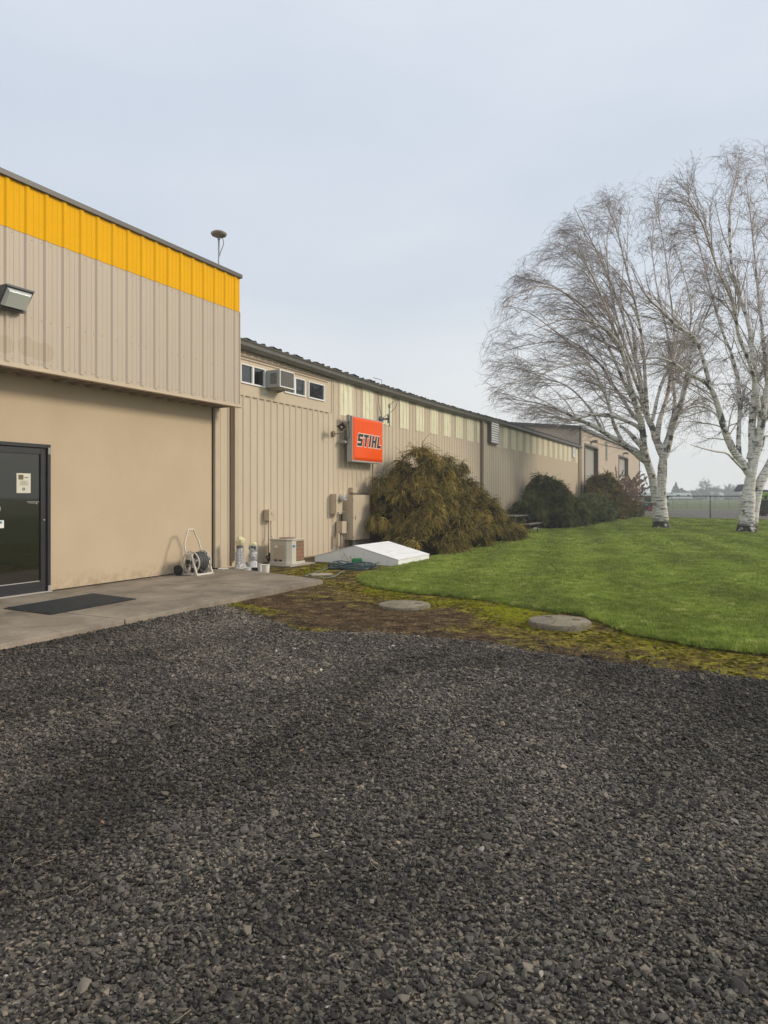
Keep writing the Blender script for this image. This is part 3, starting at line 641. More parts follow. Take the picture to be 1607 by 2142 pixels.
mb=MB(); mb.box(-9.50,-9.42,15.69,15.76,.28,.62); mb.tube([(-9.46,15.725,.28),(-9.46,15.725,.05)],.014,8); mb.tube([(-9.46,15.725,.62),(-9.46,15.725,1.14)],.011,8); mb.build('pull_box',m_box,jb,bevel=.003)
uc=enclosure('utility_cabinet','tall tan utility cabinet on stub pipes between the meter and the bush','cabinet',16.10,17.02,-9.20,.43,1.63)
mb=MB(); mb.box(-9.21,-9.185,16.09,16.135,.50,.55);mb.box(-9.21,-9.185,16.09,16.135,1.0,1.06);mb.box(-9.21,-9.185,16.09,16.135,1.48,1.53); pieces(mb,'hinge',m_box,uc)
mb=MB(); mb.box(-9.20,-9.19,16.20,16.225,.97,1.07); mb.build('handle',m_trimd,uc)
mb=MB(); mb.tube([(-9.36,16.42,.43),(-9.36,16.42,.0)],.055,14); mb.tube([(-9.36,16.60,.43),(-9.36,16.60,.0)],.045,14); pieces(mb,'stub_pipe',m_pvc,uc,smooth=True)
mb=MB(); mb.tube([(-9.50,16.0,1.42),(-9.50,16.0,.93)],.022,8); mb.build('service_pipe',m_ink,uc,smooth=True)
sb=enclosure('small_wall_box','tiny tan box on the wall just above the utility cabinet','electrical box',16.52,16.82,-9.45,1.70,1.84)

# ------------------------------------------------------------------ things on the ground beside the walls
ZS=.12
# hose reel cart
hr=thing('hose_reel_cart','beige wheeled hose reel cart holding a coiled grey hose against the stucco wall','hose reel',(-9.1,10.0,ZS))
m_be=M('beige_plastic',(.62,.57,.50),.45,.08,6); ax=(-9.13,.125+.235)
for y,sg_ in ((9.82,-1),(10.24,1)):
    mb=MB(); a=(-8.94,ZS+.02); b=(-9.30,ZS+.03); tp=(ax[0],ax[1]+.15)
    for s in (a,b): mb.obox(((s[0]+tp[0]+.05*(1 if s is a else -1))/2,y,(s[1]+tp[1])/2),(.034,.028,math.hypot(s[0]-tp[0]-.05*(1 if s is a else -1),s[1]-tp[1])),ry=math.atan2(tp[0]+.05*(1 if s is a else -1)-s[0],tp[1]-s[1]))
    mb.obox(((a[0]+b[0])/2,y+.002,ZS+.022),(.40,.03,.036)); mb.obox((tp[0],y-.002,tp[1]),(.16,.03,.045)); mb.obox((ax[0],y+.003,ax[1]),(.05,.024,.30)); mb.build('side_frame',m_be,hr,bevel=.006)
mb=MB(); mb.box(-8.965,-8.925,9.835,10.225,ZS+.004,ZS+.040); mb.box(-9.2,-9.17,9.835,10.225,ZS+.01,ZS+.035); mb.build('front_bar',m_be,hr,bevel=.005)
for y in (9.87,10.19):
    mb=MB(); n=28
    mb.tube([(ax[0]+.205*math.cos(2*math.pi*i/n),y,ax[1]+.205*math.sin(2*math.pi*i/n)) for i in range(n)],.012,6,closed=True)
    mb.tube([(ax[0]+.10*math.cos(2*math.pi*i/n),y,ax[1]+.10*math.sin(2*math.pi*i/n)) for i in range(n)],.010,6,closed=True)
    for k in range(6):
        an=math.pi*k/3+.3; mb.obox((ax[0]+.10*math.cos(an),y,ax[1]+.10*math.sin(an)),(.20,.010,.045),ry=-an)
    mb.build('drum_disc',m_be,hr,smooth=False)
mb=MB(); pts=[]
random.seed(5)
for i in range(0,15*14):
    an=2*math.pi*i/14; lay=i/(15*14); rr=.150+.012*math.sin(an*3)+(.02 if (i//42)%2 else 0); y=9.90+.26*(.5-.5*math.cos(math.pi*4*lay))+random.uniform(-.004,.004)
    pts.append((ax[0]+rr*math.cos(an),y,ax[1]+rr*math.sin(an)*1.02))
mb.tube(pts,.0125,6); pts=[]
for i in range(0,9*14):
    an=2*math.pi*i/14; lay=i/(9*14); rr=.172+.01*math.sin(i*.7); y=10.15-.25*lay
    pts.append((ax[0]+rr*math.cos(an),y,ax[1]+rr*math.sin(an)))
mb.tube(pts,.0125,6)
mb.tube([(-9.0,9.95,ax[1]-.12),(-8.97,10.0,ZS+.08),(-9.02,10.10,ZS+.03),(-9.15,10.12,ZS+.03),(-9.2,9.95,ZS+.04),(-9.08,9.88,ZS+.03),(-9.0,9.97,ZS+.03)],.0125,6)
mb.build('hose',M('grey_green_hose',(.085,.095,.09),.45,.2,10),hr,smooth=True)
mb=MB(); mb.lathe([(.085,9.875),(.085,10.185)],(ax[0],0,ax[1]),18,'y'); mb.build('drum_core',m_be,hr)
mb=MB(); mb.tube([(ax[0],9.80,ax[1]),(ax[0],9.74,ax[1]),(ax[0]+.07,9.74,ax[1]-.05),(ax[0]+.09,9.70,ax[1]-.06)],.014,8); mb.obox((ax[0],9.79,ax[1]+.02),(.08,.03,.07)); mb.build('crank',m_black,hr)
mb=MB(); Ht=.97
mb.tube([(-9.20,9.82,ax[1]+.14),(-9.24,9.83,.62),(-9.27,9.85,.72),(-9.28,9.93,.90),(-9.285,9.96,Ht-.005),(-9.285,9.985,Ht),(-9.285,10.09,Ht),(-9.285,10.115,Ht-.01),(-9.28,10.15,.87),(-9.27,10.23,.74),(-9.24,10.245,.62),(-9.20,10.24,ax[1]+.14)],.0165,10); mb.build('handle',m_be,hr,smooth=True)
for y in (9.76,10.285):
    mb=MB(); mb.lathe([(.03,y-.03),(.085,y-.028),(.098,y-.015),(.098,y+.015),(.085,y+.028),(.03,y+.03)],(-9.34,0,ZS+.098),24,'y'); w=mb.build('wheel',M('wheel_rubber',(.022,.022,.022),.7,.2,20),hr,auto=True)
    mb=MB(); mb.lathe([(.045,y-.034),(.04,y-.036)],(-9.34,0,ZS+.098),18,'y'); mb.build('hub',m_black,w)
# wrapped taps
t=NT('crinkled_wrap'); o=t.obj(); v=t.voro(o,38,'DISTANCE_TO_EDGE'); n=t.noise(o,24,4,.7); t.color(t.ramp(n,[(.3,(.38,.38,.37)),(.6,(.74,.75,.74))])); t.set(.28,.35,.6); t.bump(t.math('ADD',v,n),1.0,.03); m_foil=t.m
m_foam=M('yellow_insulation',(.72,.66,.40),.8,.2,25,.5,40); m_tape=M('grey_tape',(.13,.135,.135),.4,.2)
def wrap(cx,cy,prof,mat,name,par,seed):
    rr=np.random.default_rng(seed); n=22; mb=MB(); vs=[]
    for r,z,dx in prof:
        ph=rr.uniform(0,6)
        for j in range(n):
            a=2*math.pi*j/n; q=r*(1+.10*math.sin(3*a+ph)+.06*rr.normal()); vs.append((cx+dx+q*math.cos(a),cy+q*math.sin(a),z))
    m=len(prof); mb.add(vs,[(i*n+j,i*n+(j+1)%n,(i+1)*n+(j+1)%n,(i+1)*n+j) for i in range(m-1) for j in range(n)]+[tuple(range((m-1)*n,m*n))]); return mb.build(name,mat,par,smooth=False)
g0=.085
w1=thing('wrapped_standpipe','taller standpipe wrapped in crinkled plastic with grey tape and a yellow stuffed top','wrapped pipe',(-9.12,11.28,g0),'insulated standpipes by the wall')
wrap(-9.12,11.28,[(.16,g0,.03),(.15,g0+.05,.02),(.10,g0+.12,.01),(.075,g0+.18,0),(.085,g0+.27,0),(.092,g0+.34,0),(.075,g0+.42,0),(.062,g0+.46,.0)],m_foil,'plastic_wrap',w1,1)
wrap(-9.12,11.28,[(.066,g0+.445,.0),(.068,g0+.465,0),(.068,g0+.50,.0),(.063,g0+.51,.0)],m_tape,'tape',w1,2)
wrap(-9.12,11.28,[(.062,g0+.505,.0),(.088,g0+.56,.0),(.09,g0+.62,.01),(.06,g0+.67,.0),(.02,g0+.69,0)],m_foam,'stuffed_top',w1,3)
wrap(-9.06,11.46,[(.12,g0-.01,.08),(.09,g0+.04,.05),(.05,g0+.10,.01),(.02,g0+.16,-.03)],m_foil,'loose_plastic',w1,7)
w2=thing('wrapped_standpipe','shorter standpipe wrapped in crinkled plastic rising out of small white pots','wrapped pipe',(-8.92,11.46,g0),'insulated standpipes by the wall')
wrap(-8.92,11.46,[(.072,g0,0),(.075,g0+.16,0),(.065,g0+.17,0)],m_white,'pipe_sleeve',w2,4)
wrap(-8.92,11.46,[(.06,g0+.15,0),(.062,g0+.2,0),(.085,g0+.27,.0),(.088,g0+.33,0),(.07,g0+.37,0),(.083,g0+.42,0),(.080,g0+.50,0)],m_foil,'plastic_wrap',w2,5)
wrap(-8.92,11.46,[(.084,g0+.42,0),(.086,g0+.49,0),(.08,g0+.495,0)],m_tape,'tape',w2,6)
wrap(-8.92,11.46,[(.078,g0+.49,0),(.082,g0+.53,0),(.05,g0+.565,0),(.01,g0+.575,0)],m_foam,'stuffed_top',w2,8)
m_pot=M('dirty_white_plastic',(.70,.68,.62),.5,.1,8)
def pot(cx,cy,r,h,label,mat=m_pot,z=g0):
    th=thing('plastic_pot',label,'pot',(cx,cy,z),'small pots at the foot of the wrapped pipes')
    mb=MB(); mb.lathe([(r*.86,z),(r,z+h)],(cx,cy,0),24,cap=False); mb.lathe([(r*.92,z+h),(r*.8,z+.03)],(cx,cy,0),24,cap=False); mb.lathe([(0.001,z+.03),(r*.8,z+.03)],(cx,cy,0),24,cap=False); mb.add([],[]); mb.build('body',mat,th,smooth=True)
    mb=MB(); mb.lathe([(r*.92,z+h+.001),(r*1.03,z+h+.001),(r*1.05,z+h-.004),(r*1.03,z+h-.012),(r*.995,z+h-.012)],(cx,cy,0),24,cap=False); mb.build('rim',mat,th,smooth=True)
pot(*gp(518,1196,g0),.072,.085,'low white pot beside the taller wrapped pipe')
pot(*gp(533,1195.5,g0),.062,.075,'small black pot in front of the shorter wrapped pipe',m_black)
pot(*gp(544,1195.5,g0),.052,.155,'narrow white pot between the black pot and the largest pot')
pot(*gp(556,1198,g0),.080,.165,'largest white pot at the right end of the pots')
mb=MB()
random.seed(3)
for i in range(7): mb.obox((-9.33+random.uniform(-.13,.13),11.0+random.uniform(-.05,.07),ZS+.012),(.07,.05,.014),random.uniform(0,3),random.uniform(-.3,.3))
tag(mb.build('paper_scraps',m_white),'crumpled white scraps lying at the foot of the downspout','scraps')
# outdoor cooling unit
cu=thing('outdoor_cooling_unit','square beige outdoor cooling unit with rusty side grille and small blue badge','air conditioner',(-9.0,12.79,.10))
m_cu=M('beige_cabinet_paint',(.54,.50,.41),.5,.06,5); a,b,x0,x1,z0,z1=12.50,13.06,-9.26,-8.74,.125,.63
ch=.09; mb=MB()
fp=[(x0,a),(x1-ch,a),(x1,a+ch),(x1,b),(x0,b)]
mb.ext(fp,'z',z0,z1); mb.build('case',m_cu,cu,bevel=.006)
mb=MB(); e=.02; fp2=[(x0-e,a-e),(x1-ch+.01,a-e),(x1+e,a+ch-.01),(x1+e,b+e),(x0-e,b+e)]; mb.ext(fp2,'z',z1,z1+.028); mb.ext(fp2,'z',z0-.03,z0+.03); mb.build('top_and_base_pan',m_cu,cu,bevel=.008)
mb=MB(); mb.lathe([(.19,z1+.028),(.17,z1+.05),(.02,z1+.058)],((x0+x1)/2,(a+b)/2,0),28); mb.build('fan_guard',m_trimd,cu)
t=NT('rusty_fins'); o=t.obj(); n=t.noise(t.mapv(o,(1,1,.35)),9,4,.7); s=t.sep(o); g=t.math('SINE',t.math('MULTIPLY',s[1],330)); g2=t.math('SINE',t.math('MULTIPLY',s[2],75))
c=t.ramp(n,[(.42,(.15,.115,.07)),(.56,(.33,.12,.05))]); c=t.mix(t.math('MULTIPLY',t.math('GREATER_THAN',g,.35),.55),c,(.045,.035,.025)); c=t.mix(t.math('MULTIPLY',t.math('GREATER_THAN',g2,.93),.5),c,(.4,.3,.2)); t.color(c); t.set(.7); m_rust=t.m
mb=MB(); mb.box(x1+.001,x1+.010,a+ch+.17,b-.015,z0+.035,z1-.02); mb.build('rusty_grille',m_rust,cu)
mb=MB(); mb.box(x0+.09,x1-.16,a-.008,a-.001,z0+.09,z1-.09); mb.build('access_panel',m_box,cu,bevel=.004)
mb=MB(); mb.lathe([(.001,a-.014),(.05,a-.012),(.052,a-.008)],(-9.10,0,z1-.13),20,'y'); 
for v_i,v in enumerate(mb.v): mb.v[v_i]=(v[0],v[1],(z1-.14)+(v[2]-(z1-.13))*.55)
mb.build('white_badge',m_white,cu)
mb=MB(); mb.lathe([(.052,x1+.001),(.048,x1+.010)],(0,a+.20,.0),20,'x')
for v_i,v in enumerate(mb.v): mb.v[v_i]=(v[0],v[1]-.04,(z1-.13)+v[2]*.55)
mb.build('blue_badge',M('badge_blue',(.045,.22,.42),.4,.05),cu)
mb=MB(); mb.box(x0+.11,x0+.18,a-.005,a-.001,z0+.045,z0+.08); mb.box(x0+.24,x0+.32,a-.005,a-.001,z0+.045,z0+.08); mb.obox((x0+.205,a-.003,z0+.062),(.01,.004,.036)); pieces(mb,'data_plate',m_ink,cu)
mb=MB(); mb.box(x0-.12,x0-.03,12.58,12.70,.13,.34); mb.tube([(x0-.05,12.6,.3),(x0-.15,12.55,.25),(x0-.12,12.6,.15)],.02,8); mb.build('refrigerant_lines',m_black,cu,bevel=.01)
mb=MB(); mb.box(-9.40,-8.62,12.36,13.35,.02,.098); tag(mb.build('concrete_pad',M('pad_concrete',(.34,.31,.26),.9,.2,4,.4,50),None,bevel=.012),'thin concrete pad under the outdoor cooling unit','pad')
# white gabled cover
wc=thing('white_well_cover','low white gabled cover lying between the cabinet and the lawn','cover',(-7.8,14.5,.04))
x0,x1,y0,y1,zb,ze,zr=-8.87,-6.69,13.7,15.4,.04,.19,.47; xm=-7.80
t=NT('white_sheet_metal'); o=t.obj(); n=t.noise(t.mapv(o,(3,.6,1)),3,5,.7); t.color(t.ramp(n,[(.30,(.66,.66,.63)),(.46,(.84,.85,.84)),(.7,(.88,.89,.88))])); t.set(.5,0,.4); m_wc=t.m
mb=MB(); mb.ext([(x0,zb),(x1,zb),(x1,ze),(xm,zr),(x0,ze)],'y',y0,y1); mb.build('body',m_wc,wc,bevel=.008)
mb=MB()
for xa,za,xb_,zb_ in ((xm,zr,x1,ze),(xm,zr,x0,ze)):
    dx,dz=xb_-xa,zb_-za; L=math.hypot(dx,dz); nx,nz=-dz/L*(1 if dx>0 else -1),abs(dx)/L
    o1=.010; s=1 if dx>0 else -1
    P=[(xa,y0-.01,za+.003),(xb_+.012*s,y0-.01,zb_+.003),(xb_+.012*s,y1+.01,zb_+.003),(xa,y1+.01,za+.003)]
    mb.add([(p[0],p[1],p[2]) for p in P]+[(p[0]+nx*o1,p[1],p[2]+nz*o1) for p in P],[(0,3,2,1),(4,5,6,7),(0,1,5,4),(1,2,6,5),(2,3,7,6),(3,0,4,7)])
mb.build('roof_sheet',m_wc,wc)
mb=MB()
for k in (.22,.48,.74):
    y=y0+(y1-y0)*k; mb.add([(xm,y-.02,zr+.013),(x1,y-.02,ze+.013),(x1,y+.02,ze+.013),(xm,y+.02,zr+.013),(xm,y-.006,zr+.018),(x1,y-.006,ze+.018),(x1,y+.006,ze+.018),(xm,y+.006,zr+.018)],[(4,5,6,7),(0,1,5,4),(1,2,6,5),(2,3,7,6),(3,0,4,7)])
pieces(mb,'seam',m_wc,wc)
# coiled garden hose
hp=gp(736,1190,.07); gh=thing('garden_hose','dark green garden hose coiled in a heap before the white cover','hose',(hp[0],hp[1],.06))
rng=np.random.default_rng(4); pts=[]; c=Vector((hp[0],hp[1],0)); U=Vector((CA,SA,0)); W=Vector((-SA,CA,0))
for i in range(13*22):
    a=2*math.pi*i/22; k=i/22; ru=.50*(1-.35*math.sin(k*1.7)**2); rw=.27*(1-.45*math.sin(k*2.3+1)**2); off=Vector((.07*math.sin(k*3),.05*math.cos(k*2.2),0))
    pts.append(c+off+U*ru*math.cos(a)+W*rw*math.sin(a)+Vector((0,0,.075+.0125*k*(.60+.40*math.sin(a*2+k*1.3)))))
mb=MB(); mb.tube(pts,.0115,6)
tail=[pts[-1]]
for q in ((700,1186),(690,1188),(668,1195),(652,1201),(640,1206),(660,1209),(690,1208),(704,1204),(712,1198),(722,1194)): g=gp(*q,z=.09); tail.append(Vector((g[0],g[1],.095)))
mb2=MB(); sp=[]
for i in range(len(tail)-1):
    A0=tail[max(i-1,0)];B=tail[i];Cc=tail[i+1];D=tail[min(i+2,len(tail)-1)]
    for k in range(5):
        tt=k/5; sp.append(.5*((2*B)+(Cc-A0)*tt+(2*A0-5*B+4*Cc-D)*tt*tt+(3*B-A0-3*Cc+D)*tt**3))
mb.build('coil',M('dark_teal_hose',(.055,.095,.10),.35,.2,8,spec=.5),gh,smooth=True)
mb2.tube(sp,.012,6); mb2.build('loose_end',M('dull_green_hose',(.16,.17,.13),.5,.15),gh,smooth=True)
g=gp(747,1181,.08); sp_=thing('green_sprinkler','small green plastic sprinkler with pale fittings on top of the coiled hose','sprinkler',(g[0],g[1],.08))
m_gr=M('bright_green_plastic',(.015,.19,.055),.4,.1)
mb=MB(); mb.obox((g[0],g[1],.155),(.24,.12,.10),A+.1); mb.build('body',m_gr,sp_,bevel=.02); mb=MB(); mb.obox((g[0],g[1],.212),(.20,.09,.02),A+.1); mb.build('top_plate',m_gr,sp_,bevel=.006)
mb=MB(); q=Vector((g[0],g[1],0))-U*.19; rng2=random.Random(2)
for i in range(7): mb.lathe([(.008,.10+.02*i),(.028,.11+.02*i),(.022,.135+.02*i),(.006,.14+.02*i)],(q.x+rng2.uniform(-.07,.07),q.y+rng2.uniform(-.04,.04),rng2.uniform(-.02,.03)),10)
mb.build('fittings',M('cream_fittings',(.55,.50,.36),.5,.2),sp_,smooth=True)
mb=MB(); mb.tube([q+Vector((0,0,.2)),q-U*.03+Vector((0,0,.25)),q-U*.07+Vector((0,0,.28)),q-U*.11+Vector((0,0,.34))],.005,6); mb.tube([q+Vector((0,0,.2)),q+U*.05+Vector((0,0,.26)),q+U*.1+Vector((0,0,.2))],.007,6); mb.build('wire',m_black,sp_,smooth=True)
g=gp(672,1203,.07); mb=MB(); mb.obox((g[0],g[1],.08),(.42,.30,.03),A+.25); tag(mb.build('stepping_stone',M('pale_paver',(.36,.31,.23),.9,.2,6,.4,50),bevel=.01),'flat pale paver inside the loop of the garden hose','paver')
# door mat
cs=[gp(8,1272,.13),gp(106,1285,.13),gp(285,1252.5,.13),gp(196,1241,.13)]
t=NT('rubber_mat'); o=t.obj(); n=t.noise(o,6,4,.7); t.color(t.ramp(n,[(.3,(.010,.014,.018)),(.7,(.028,.036,.042))])); t.set(.7,0,.3); t.bump(t.math('SINE',t.math('MULTIPLY',t.sep(o)[1],400)),.4,.003); m_mat=t.m
dm=thing('door_mat','flat black rubber mat lying on the concrete in front of the glass door','mat',(cs[0][0],cs[0][1],ZS))
mb=MB(); mb.ext(cs,'z',ZS+.003,ZS+.012); mb.build('rubber_edge',m_black,dm)
cen=(sum(c[0] for c in cs)/4,sum(c[1] for c in cs)/4); mb=MB(); mb.ext([(cen[0]+(c[0]-cen[0])*.955,cen[1]+(c[1]-cen[1])*.955) for c in cs],'z',ZS+.013,ZS+.017); mb.build('ribbed_top',m_mat,dm)
# concrete lids
t=NT('lid_concrete'); o=t.obj(); n=t.noise(o,7,5,.7); n2=t.noise(o,60,3,.7); v=t.voro(o,5.0,'DISTANCE_TO_EDGE'); ck=t.ramp(v,[(.0,1),(.025,0)]); ck=t.math('MULTIPLY',ck,t.ramp(t.noise(o,3,2),[(.45,0),(.55,1)]))
c=t.ramp(t.math('ADD',t.math('MULTIPLY',n,.6),t.math('MULTIPLY',n2,.4)),[(.36,(.13,.105,.07)),(.62,(.33,.29,.215))]); c=t.mix(ck,c,(.05,.045,.03)); c=t.mix(t.ramp(t.noise(o,4,4),[(.58,0),(.68,.5)]),c,(.12,.11,.03)); t.color(c); t.set(.95,0,.2); t.bump(t.math('SUBTRACT',n2,t.math('MULTIPLY',ck,.5)),.7,.006); m_lid=t.m
def lid(px,py,r,h,label,z,plates):
    g=gp(px,py,z+h); th=thing('manhole_cover',label,'tank lid',(g[0],g[1],z),'round concrete tank lids'); n=40; rr=np.random.default_rng(int(px)); mb=MB()
    pr_=[(r*.99,z-.03),(r,z+h*.55),(r*.985,z+h*.9),(r*.955,z+h),(.02,z+h+.002)]
    vs=[(g[0]+q*math.cos(2*math.pi*j/n)*(1+.008*rr.normal()),g[1]+q*math.sin(2*math.pi*j/n)*(1+.008*rr.normal()),zz) for q,zz in pr_ for j in range(n)]
    mb.add(vs,[(i*n+j,i*n+(j+1)%n,(i+1)*n+(j+1)%n,(i+1)*n+j) for i in range(4) for j in range(n)]+[tuple(range(4*n,5*n))]); mb.build('slab',m_lid,th,auto=True)
    for k in range(plates):
        mb=MB(); a=k*2.1+.4; mb.tube([(g[0]+.2*math.cos(a)-.05,g[1]+.2*math.sin(a),z+h),(g[0]+.2*math.cos(a)-.03,g[1]+.2*math.sin(a),z+h+.012),(g[0]+.2*math.cos(a)+.03,g[1]+.2*math.sin(a),z+h+.012),(g[0]+.2*math.cos(a)+.05,g[1]+.2*math.sin(a),z+h)],.006,6); mb.build('lifting_loop',m_trimd,th,smooth=True)
lid(846,1263,.375,.035,'round concrete lid nearer the building, sunk almost flush in the moss',.018,1)
lid(1171,1297,.375,.070,'round cracked concrete lid by the lawn edge, standing proud of the moss',.012,2)
# picnic table
m_wd=M('weathered_grey_wood',(.14,.125,.11),.8,.2,5,.3,40,stretch=(6,1,6)); m_leg=M('rusty_table_leg',(.07,.055,.045),.6,.2)
pt=thing('picnic_table','weathered grey picnic table with attached benches standing behind the large bush','picnic table',(-8.35,28.0,.05))
mb=MB()
for i in range(5): mb.box(-8.74+i*.15,-8.74+i*.15+.14,27.0,28.95,.775,.815)
mb.build('tabletop',m_wd,pt,bevel=.004)
for xa in (-7.72,-9.18):
    mb=MB(); mb.box(xa,xa+.13,27.2,29.1,.455,.495); mb.box(xa+.14,xa+.27,27.2,29.1,.455,.495); mb.build('bench',m_wd,pt,bevel=.004)
for y in (27.45,28.6):
    mb=MB(); mb.tube([(-8.62,y,.77),(-8.85,y,.08),(-8.95,y,.04)],.028,8); mb.tube([(-8.12,y,.77),(-7.9,y,.08),(-7.8,y,.04)],.028,8); mb.tube([(-9.1,y,.44),(-8.35,y,.42),(-7.55,y,.44)],.028,8); mb.tube([(-7.55,y+.02,.45),(-7.50,y+.02,.04)],.024,8); mb.tube([(-9.1,y+.02,.45),(-9.12,y+.02,.04)],.024,8); mb.build('leg_frame',m_leg,pt,smooth=True)
g=gp(1122,1109,.05); mb=rock_mb(.5); mb.v=[(g[0]+v[0]*.30,g[1]+v[1]*.3,.12+v[2]*.26) for v in mb.v]; tag(mb.build('white_rock',m_white),'white lump lying on the grass edge under the picnic bench','rock')
# ------------------------------------------------------------------ GROUND
GL=smooth_line([gp(*p) for p in ((250,1296),(330,1287),(400,1279),(470,1283),(545,1300),(600,1318),(660,1327),(760,1326),(880,1336),(1000,1350),(1130,1371),(1260,1394),(1400,1411),(1607,1433),(1800,1455),(2300,1490))],5)
LL=smooth_line([gp(*p) for p in ((2300,1440),(1800,1398),(1607,1372),(1500,1362),(1400,1344),(1330,1330),(1275,1310),(1215,1288),(1150,1282),(1090,1273),(1040,1261),(940,1250),(840,1240),(775,1230),(757,1218),(768,1207),(815,1196),(885,1176),(960,1157),(1030,1142),(1085,1127),(1110,1112),(1170,1106),(1240,1094),(1335,1084))],5)
LL=[(x+.03*math.sin(i*1.9),y+.03*math.sin(i*2.7)) for i,(x,y) in enumerate(densify(LL,.25,.015))]
GL=densify(GL,.2,.05)
SE=-6.56
_gx=np.array([p[0] for p in GL]); _gy=np.array([p[1] for p in GL])
def hdirt(x,y):
    return -.055*np.clip(1-(y-np.interp(x,_gx,_gy)+.10)/.40,0,1)+.014+.055*np.clip((-x-5.2)/2.2,0,1)+.022*(vnoise(x,y,2.2,4)-.5)*np.clip((-x-3)/3+.6,0.3,1)
def hlawn(x,y): return .048+.03*(vnoise(x+40,y,.35,3)-.5)+.012*np.clip((-x-5)/2,0,1)
def hgrav(x,y): return .0+.018*(vnoise(x+9,y+3,.9,3)-.5)+.060*np.clip((-x-5.5)/1.1,0,1)**1.5
# gravel material (fine stones far away; loose stones are real)
def gravel_color(t,tint,pos):
    c=t.ramp(tint,[(.0,(.024,.021,.019)),(.30,(.068,.061,.052)),(.55,(.152,.134,.110)),(.80,(.265,.230,.180)),(.94,(.33,.27,.195)),(.985,(.44,.34,.23)),(1,(.65,.6,.54))])
    big=t.noise(t.mapv(pos,(1,.55,1),rot=(0,0,-.5)),.55,4,.55,.3); k=t.ramp(big,[(.38,.42),(.50,.86),(.60,1.20)])
    return t.mix(1.0,c,k,'MULTIPLY')
t=NT('gravel_bed'); p=t.pos(); v=t.voro(p,62,'F1','Color'); n=t.sep(v)[0]; t.color(gravel_color(t,n,p)); t.set(.9,0,.2)
t.bump(t.voro(p,62,'F1','Distance'),.9,.01); m_grav=t.m; t.b.inputs['Normal']
t=NT('stone'); p=t.pos(); tn=t.attr('tint','INSTANCER'); c=gravel_color(t,tn,p); c=t.mix(t.math('MULTIPLY',t.noise(p,160,3,.7),.45),c,(.03,.028,.027)); t.color(c); t.set(.78,0,.3); t.bump(t.noise(p,300,2,.6),.25,.002); m_stone=t.m
field_m=NT('field'); t=field_m; p=t.pos(); n=t.noise(p,.02,4,.6); n2=t.noise(p,.5,4,.6); t.color(t.ramp(t.math('ADD',t.math('MULTIPLY',n,.7),t.math('MULTIPLY',n2,.3)),[(.35,(.13,.16,.07)),(.65,(.21,.23,.11))])); t.set(.95,0,.1)
mb=MB(); mb.add([(-450,-150,-.03),(450,-150,-.03),(450,490,-.03),(-450,490,-.03)],[(0,1,2,3)]); kind(mb.build('ground_field',field_m.m),'structure','pale green field stretching to the hazy horizon')
# far yard (grey hardstanding between the two fences)
t=NT('yard_hardstanding'); p=t.pos(); n=t.noise(t.mapv(p,(.08,.6,1),rot=(0,0,A)),1.2,5,.65); t.color(t.ramp(n,[(.35,(.115,.105,.095)),(.65,(.20,.185,.165))])); t.set(.95,0,.15); m_yard=t.m
def P2(px,t_,z=0): r=ray(px); return (r[0]*t_,r[1]*t_)
mb=MB(); Y0=[P2(1000,46),P2(2600,34),P2(2600,83),P2(1000,83)]
mb.ext(Y0,'z',-.05,-.012); kind(mb.build('yard_road',m_yard),'structure','grey hardstanding beyond the mesh fence')
# gravel lot
lot=[(SE+.02,-14),(22,-14),(22,12)]+GL[::-1]+[(SE+.02,GL[0][1])]
lot=[(SE+.0,-14),(26,-14),(26,8)]+[p for p in GL[::-1]]
GLx=GL
kind(patch('gravel_lot',[(-6.9,-14),(30,-14),(30,2.0)]+[(x,y+.35) for x,y in GL[::-1]]+[(-6.9,GL[0][1])],.6,hgrav,m_grav),'structure','dark crushed stone parking area')
# dirt and moss bed
t=NT('mossy_dirt'); p=t.pos(); n=t.noise(p,1.1,5,.62,.4); n2=t.noise(p,26,4,.7); n3=t.noise(p,4.5,4,.65); at_=t.attr('moss')
c=t.ramp(t.math('ADD',t.math('MULTIPLY',n3,.5),t.math('MULTIPLY',n2,.5)),[(.40,(.022,.014,.008)),(.5,(.088,.056,.026)),(.58,(.175,.118,.058)),(.66,(.33,.25,.16))])
mo=t.ramp(t.math('ADD',t.math('MULTIPLY',n2,.5),t.math('MULTIPLY',n3,.5)),[(.36,(.06,.042,.007)),(.5,(.165,.125,.016)),(.62,(.34,.31,.028))])
k=t.math('ADD',at_,t.math('MULTIPLY',t.math('SUBTRACT',n2,.5),.7)); k2=t.math('ADD',k,t.math('MULTIPLY',t.math('SUBTRACT',n3,.5),1.0)); kk=t.ramp(k2,[(.16,0),(.34,.45),(.56,1)])
t.color(t.mix(kk,c,mo)); t.set(.95,0,.12); t.bump(t.math('ADD',n2,t.math('MULTIPLY',t.noise(p,90,3,.7),.6)),1.0,.025); m_dirt=t.m
mossline=[gp(*q) for q in ((700,1222),(780,1240),(860,1252),(950,1262),(1030,1275),(1090,1290),(1110,1318),(1230,1340),(1330,1352),(1450,1378),(1607,1400),(2000,1440))]
